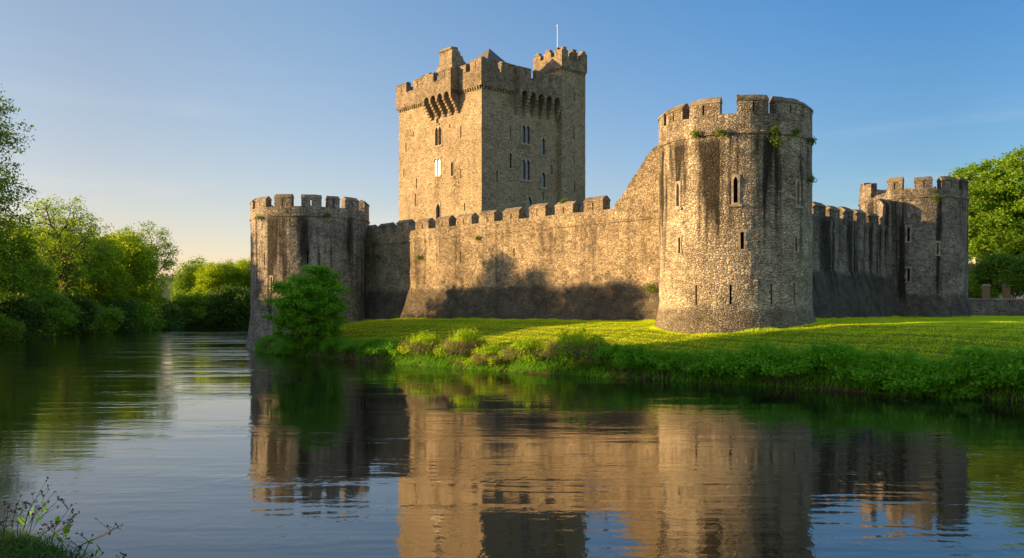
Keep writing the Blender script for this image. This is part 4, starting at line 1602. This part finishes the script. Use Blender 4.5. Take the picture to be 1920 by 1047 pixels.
LF = 'low shaded weed clump merging into the growth on the river bank'
fr_ = random.Random(12)
for px in (565, 660, 735, 1130, 1235, 1280, 1375, 1470, 1515, 1600, 1690, 1725, 1800, 1885):
    cl.append((px + fr_.uniform(-8, 8), fr_.choice([C3, C4, C4]), fr_.uniform(.65, 1.05), LF))
for px in (825, 945, 1015, 1110):
    cl.append((px, C2, fr_.uniform(.6, .75), 'small sunlit weed clump filling a gap between the taller ones on the bank'))
for i, (px, src, s, lb) in enumerate(cl):
    q = bank_at(px)
    if q:
        in_ = fr_.uniform(.35, 1.1)
        plant(src, q[0] + .5 * in_, q[1] + .8 * in_, i * 1.9, s, lb, 'leafy weed clumps along the bank', sz=s * fr_.uniform(.8, 1.15), dz=-.2)

# ------------------------------------------------------------------ plants rooted in the masonry
def wall_plant(f, u_, d, z, s, label, seed):
    gg = np.random.default_rng(seed)
    P0 = f(u_, d, z)
    t = thing('wall_plant', P0, label, 'wall plant', 'small plants rooted in the castle masonry')
    n = int(260 * s + 60)
    out = np.array(f(u_, d - 1, z)) - np.array(P0)
    dd = gg.normal(size=(n, 3)) * np.array([.3, .3, .24]) * s
    dd -= out * np.minimum(0, dd @ out)[:, None] * 1.6
    quads_mesh('leaves', leaf_quads(dd + out * .08, .1 + .03 * s, .6, .3, gg), 4, M['ivy'], t)
    mb = MB()
    for k_ in range(4):
        e = Vector(P0) + Vector(out) * random.uniform(.15, .35) * s + Vector((random.uniform(-.25, .25), random.uniform(-.2, .2), random.uniform(-.1, .3))) * s
        tube(mb, [Vector(P0) - Vector(out) * .1, e], [.02, .008], 4)
    mb.build('twigs', M['stem'], t)


wall_plant(ff, uf(-113), -.1, 15.0, 0.60, 'bushy green plant on the string course of the front tower, left of its middle', 1)
wall_plant(ff, uf(-131), -.1, 15.05, .5, 'small green tuft on the string course of the front tower', 2)
wall_plant(ff, uf(-76), -.05, 15.1, 0.48, 'trailing plant on the right parapet of the front tower', 3)
wall_plant(ff, uf(-75), -.05, 14.4, .7, 'trailing plant hanging just below the right parapet of the front tower', 13)
wall_plant(ff, uf(-58), -.1, 15.1, .5, 'little tuft on the right string course of the front tower', 4)
wall_plant(ff, uf(-36), -.1, 14.8, 0.54, 'plant sticking out at the right edge of the front tower near its top', 5)
wall_plant(ff, uf(-36), -.05, 12.3, 0.54, 'plant sticking out at the right edge of the front tower below the parapet', 6)
wall_plant(fl_, ul(-130), -.1, 13.35, .6, 'green tuft on the left string course of the left tower', 7)
wall_plant(fl_, ul(-62), -.05, 13.5, .55, 'green tuft on the right string course of the left tower', 8)
wall_plant(fl_, ul(-100), .3, 13.9, .6, 'green tuft growing in a crenel of the left tower', 14)
wall_plant(fA, 35.0, -.05, 9.2, .6, 'green tuft on the sunlit river wall left of the tree shadow', 9)
wall_plant(fA, 26.3, -.05, 10.6, .45, 'tiny tuft under the crenels in the middle of the river wall', 10)
wall_plant(fA, 16.0, .5, 13.1, .6, 'green growth on a merlon of the river wall in front of the keep', 11)
wall_plant(fA, 42.0, -.05, 9.6, .5, 'dark tuft on the shaded left end of the river wall', 15)
wall_plant(fr_t, ur(-92), -.1, 14.2, .75, 'yellow green tuft high on the far right tower', 12)
wall_plant(fA, 6.0, -.5, 5.6, .9, 'creeper in the corner of the river wall and the front tower', 16)

# ------------------------------------------------------------------ near bank in the lower left corner
g2 = np.random.default_rng(77)
n = 16000
x = g2.uniform(-11, -5.0, n); y = g2.uniform(9.5, 15.2, n)
d = river_sd(x, y)
ok = d > -.05
x, y = x[ok], y[ok]
V = arc_blades(np.stack([x, y, ground_z(x, y) - .02], 1), np.stack([g2.normal(size=len(x)), g2.normal(size=len(x)), np.zeros(len(x))], 1), np.full(len(x), .42), .014, .18, g2)
tag(quads_mesh('near_bank_grass', V, 4, M['neargrass']), 'tangled green grass on the near bank in the lower left corner', 'grass', kind='stuff')


def weed_plant(x, y, h_, lean, nst, label, seed, broad=0):
    r = random.Random(seed)
    z0 = gz1(x, y)
    t = thing('weed', (x, y, z0), label, 'weed', 'tall wild plants on the near bank')
    st = MB(); heads = []; lf = []
    for s in range(nst):
        b = Vector((x + r.uniform(-.15, .15), y + r.uniform(-.15, .15), z0 - .05))
        hh_ = h_ * r.uniform(.6, 1.0)
        tip = b + Vector((lean + r.uniform(-.25, .25), r.uniform(-.2, .2), hh_))
        mid = (b + tip) / 2 + Vector((-lean * .2, 0, hh_ * .08))
        tube(st, [b, mid, tip], [.008, .006, .003], 5)
        for k_ in range(r.randint(2, 5)):
            f_ = r.uniform(.35, .95)
            p0 = mid + (tip - mid) * (2 * f_ - 1) if f_ > .5 else b + (mid - b) * (2 * f_)
            p1 = p0 + Vector((r.uniform(-.18, .22), r.uniform(-.12, .12), r.uniform(.04, .2)))
            tube(st, [p0, p1], [.004, .002], 4)
            heads.append(p1)
        heads.append(tip)
        for k_ in range(r.randint(1, 4)):
            f_ = r.uniform(.2, .8)
            lf.append(b + (tip - b) * f_)
    gg = np.random.default_rng(seed)
    hp = np.array([np.array(p) for p in heads])
    hp = np.repeat(hp, 7, 0) + gg.normal(size=(len(hp) * 7, 3)) * .012
    for q in leaf_quads(hp, .035, .7, .2, gg).reshape(-1, 4, 3):
        st.face([tuple(p) for p in q], 1)
    st.build('stems', [M['stem'], M['seed']], t)
    lp = np.array([np.array(p) - np.array((x, y, z0)) for p in lf]) + gg.normal(size=(len(lf), 3)) * .05
    quads_mesh('leaves', leaf_quads(lp, .14, .45, .3, gg), 4, M['bankgrass'], t)
    if broad:
        bl = MB()
        for k_ in range(broad):
            c = Vector((x + r.uniform(.05, .35), y + r.uniform(-.1, .1), z0 + h_ * r.uniform(.45, .75)))
            s = r.uniform(.07, .12)
            a = r.uniform(-.5, .5)
            pts = [(0, -1.1), (.5, -.7), (.75, -.1), (.5, .5), (.75, .75), (.05, 1), (-.3, .6), (-.6, .35), (-.55, -.5)]
            bl.face([tuple(c + Vector((p[0] * math.cos(a) - p[1] * math.sin(a), .25 * p[0], p[0] * math.sin(a) + p[1] * math.cos(a))) * s) for p in pts])
        bl.build('broad_leaf', M['leaf_dark'], t)


weed_plant(-7.25, 13.0, 1.15, .25, 6, 'tallest branching weed with brown seed heads in the lower left corner', 101, 0)
weed_plant(-6.75, 12.8, .8, .35, 4, 'leaning weed with a broad green leaf right of the tallest weed', 102, 1)
weed_plant(-7.8, 13.3, 1.0, .05, 4, 'thin weed at the left photo edge in the lower corner', 103, 0)
weed_plant(-6.2, 12.3, .62, .75, 3, 'weed leaning far right over the water from the near bank', 104, 0)
weed_plant(-5.7, 11.8, .45, .25, 4, 'short dark weed at the bottom edge beside the water', 105, 0)
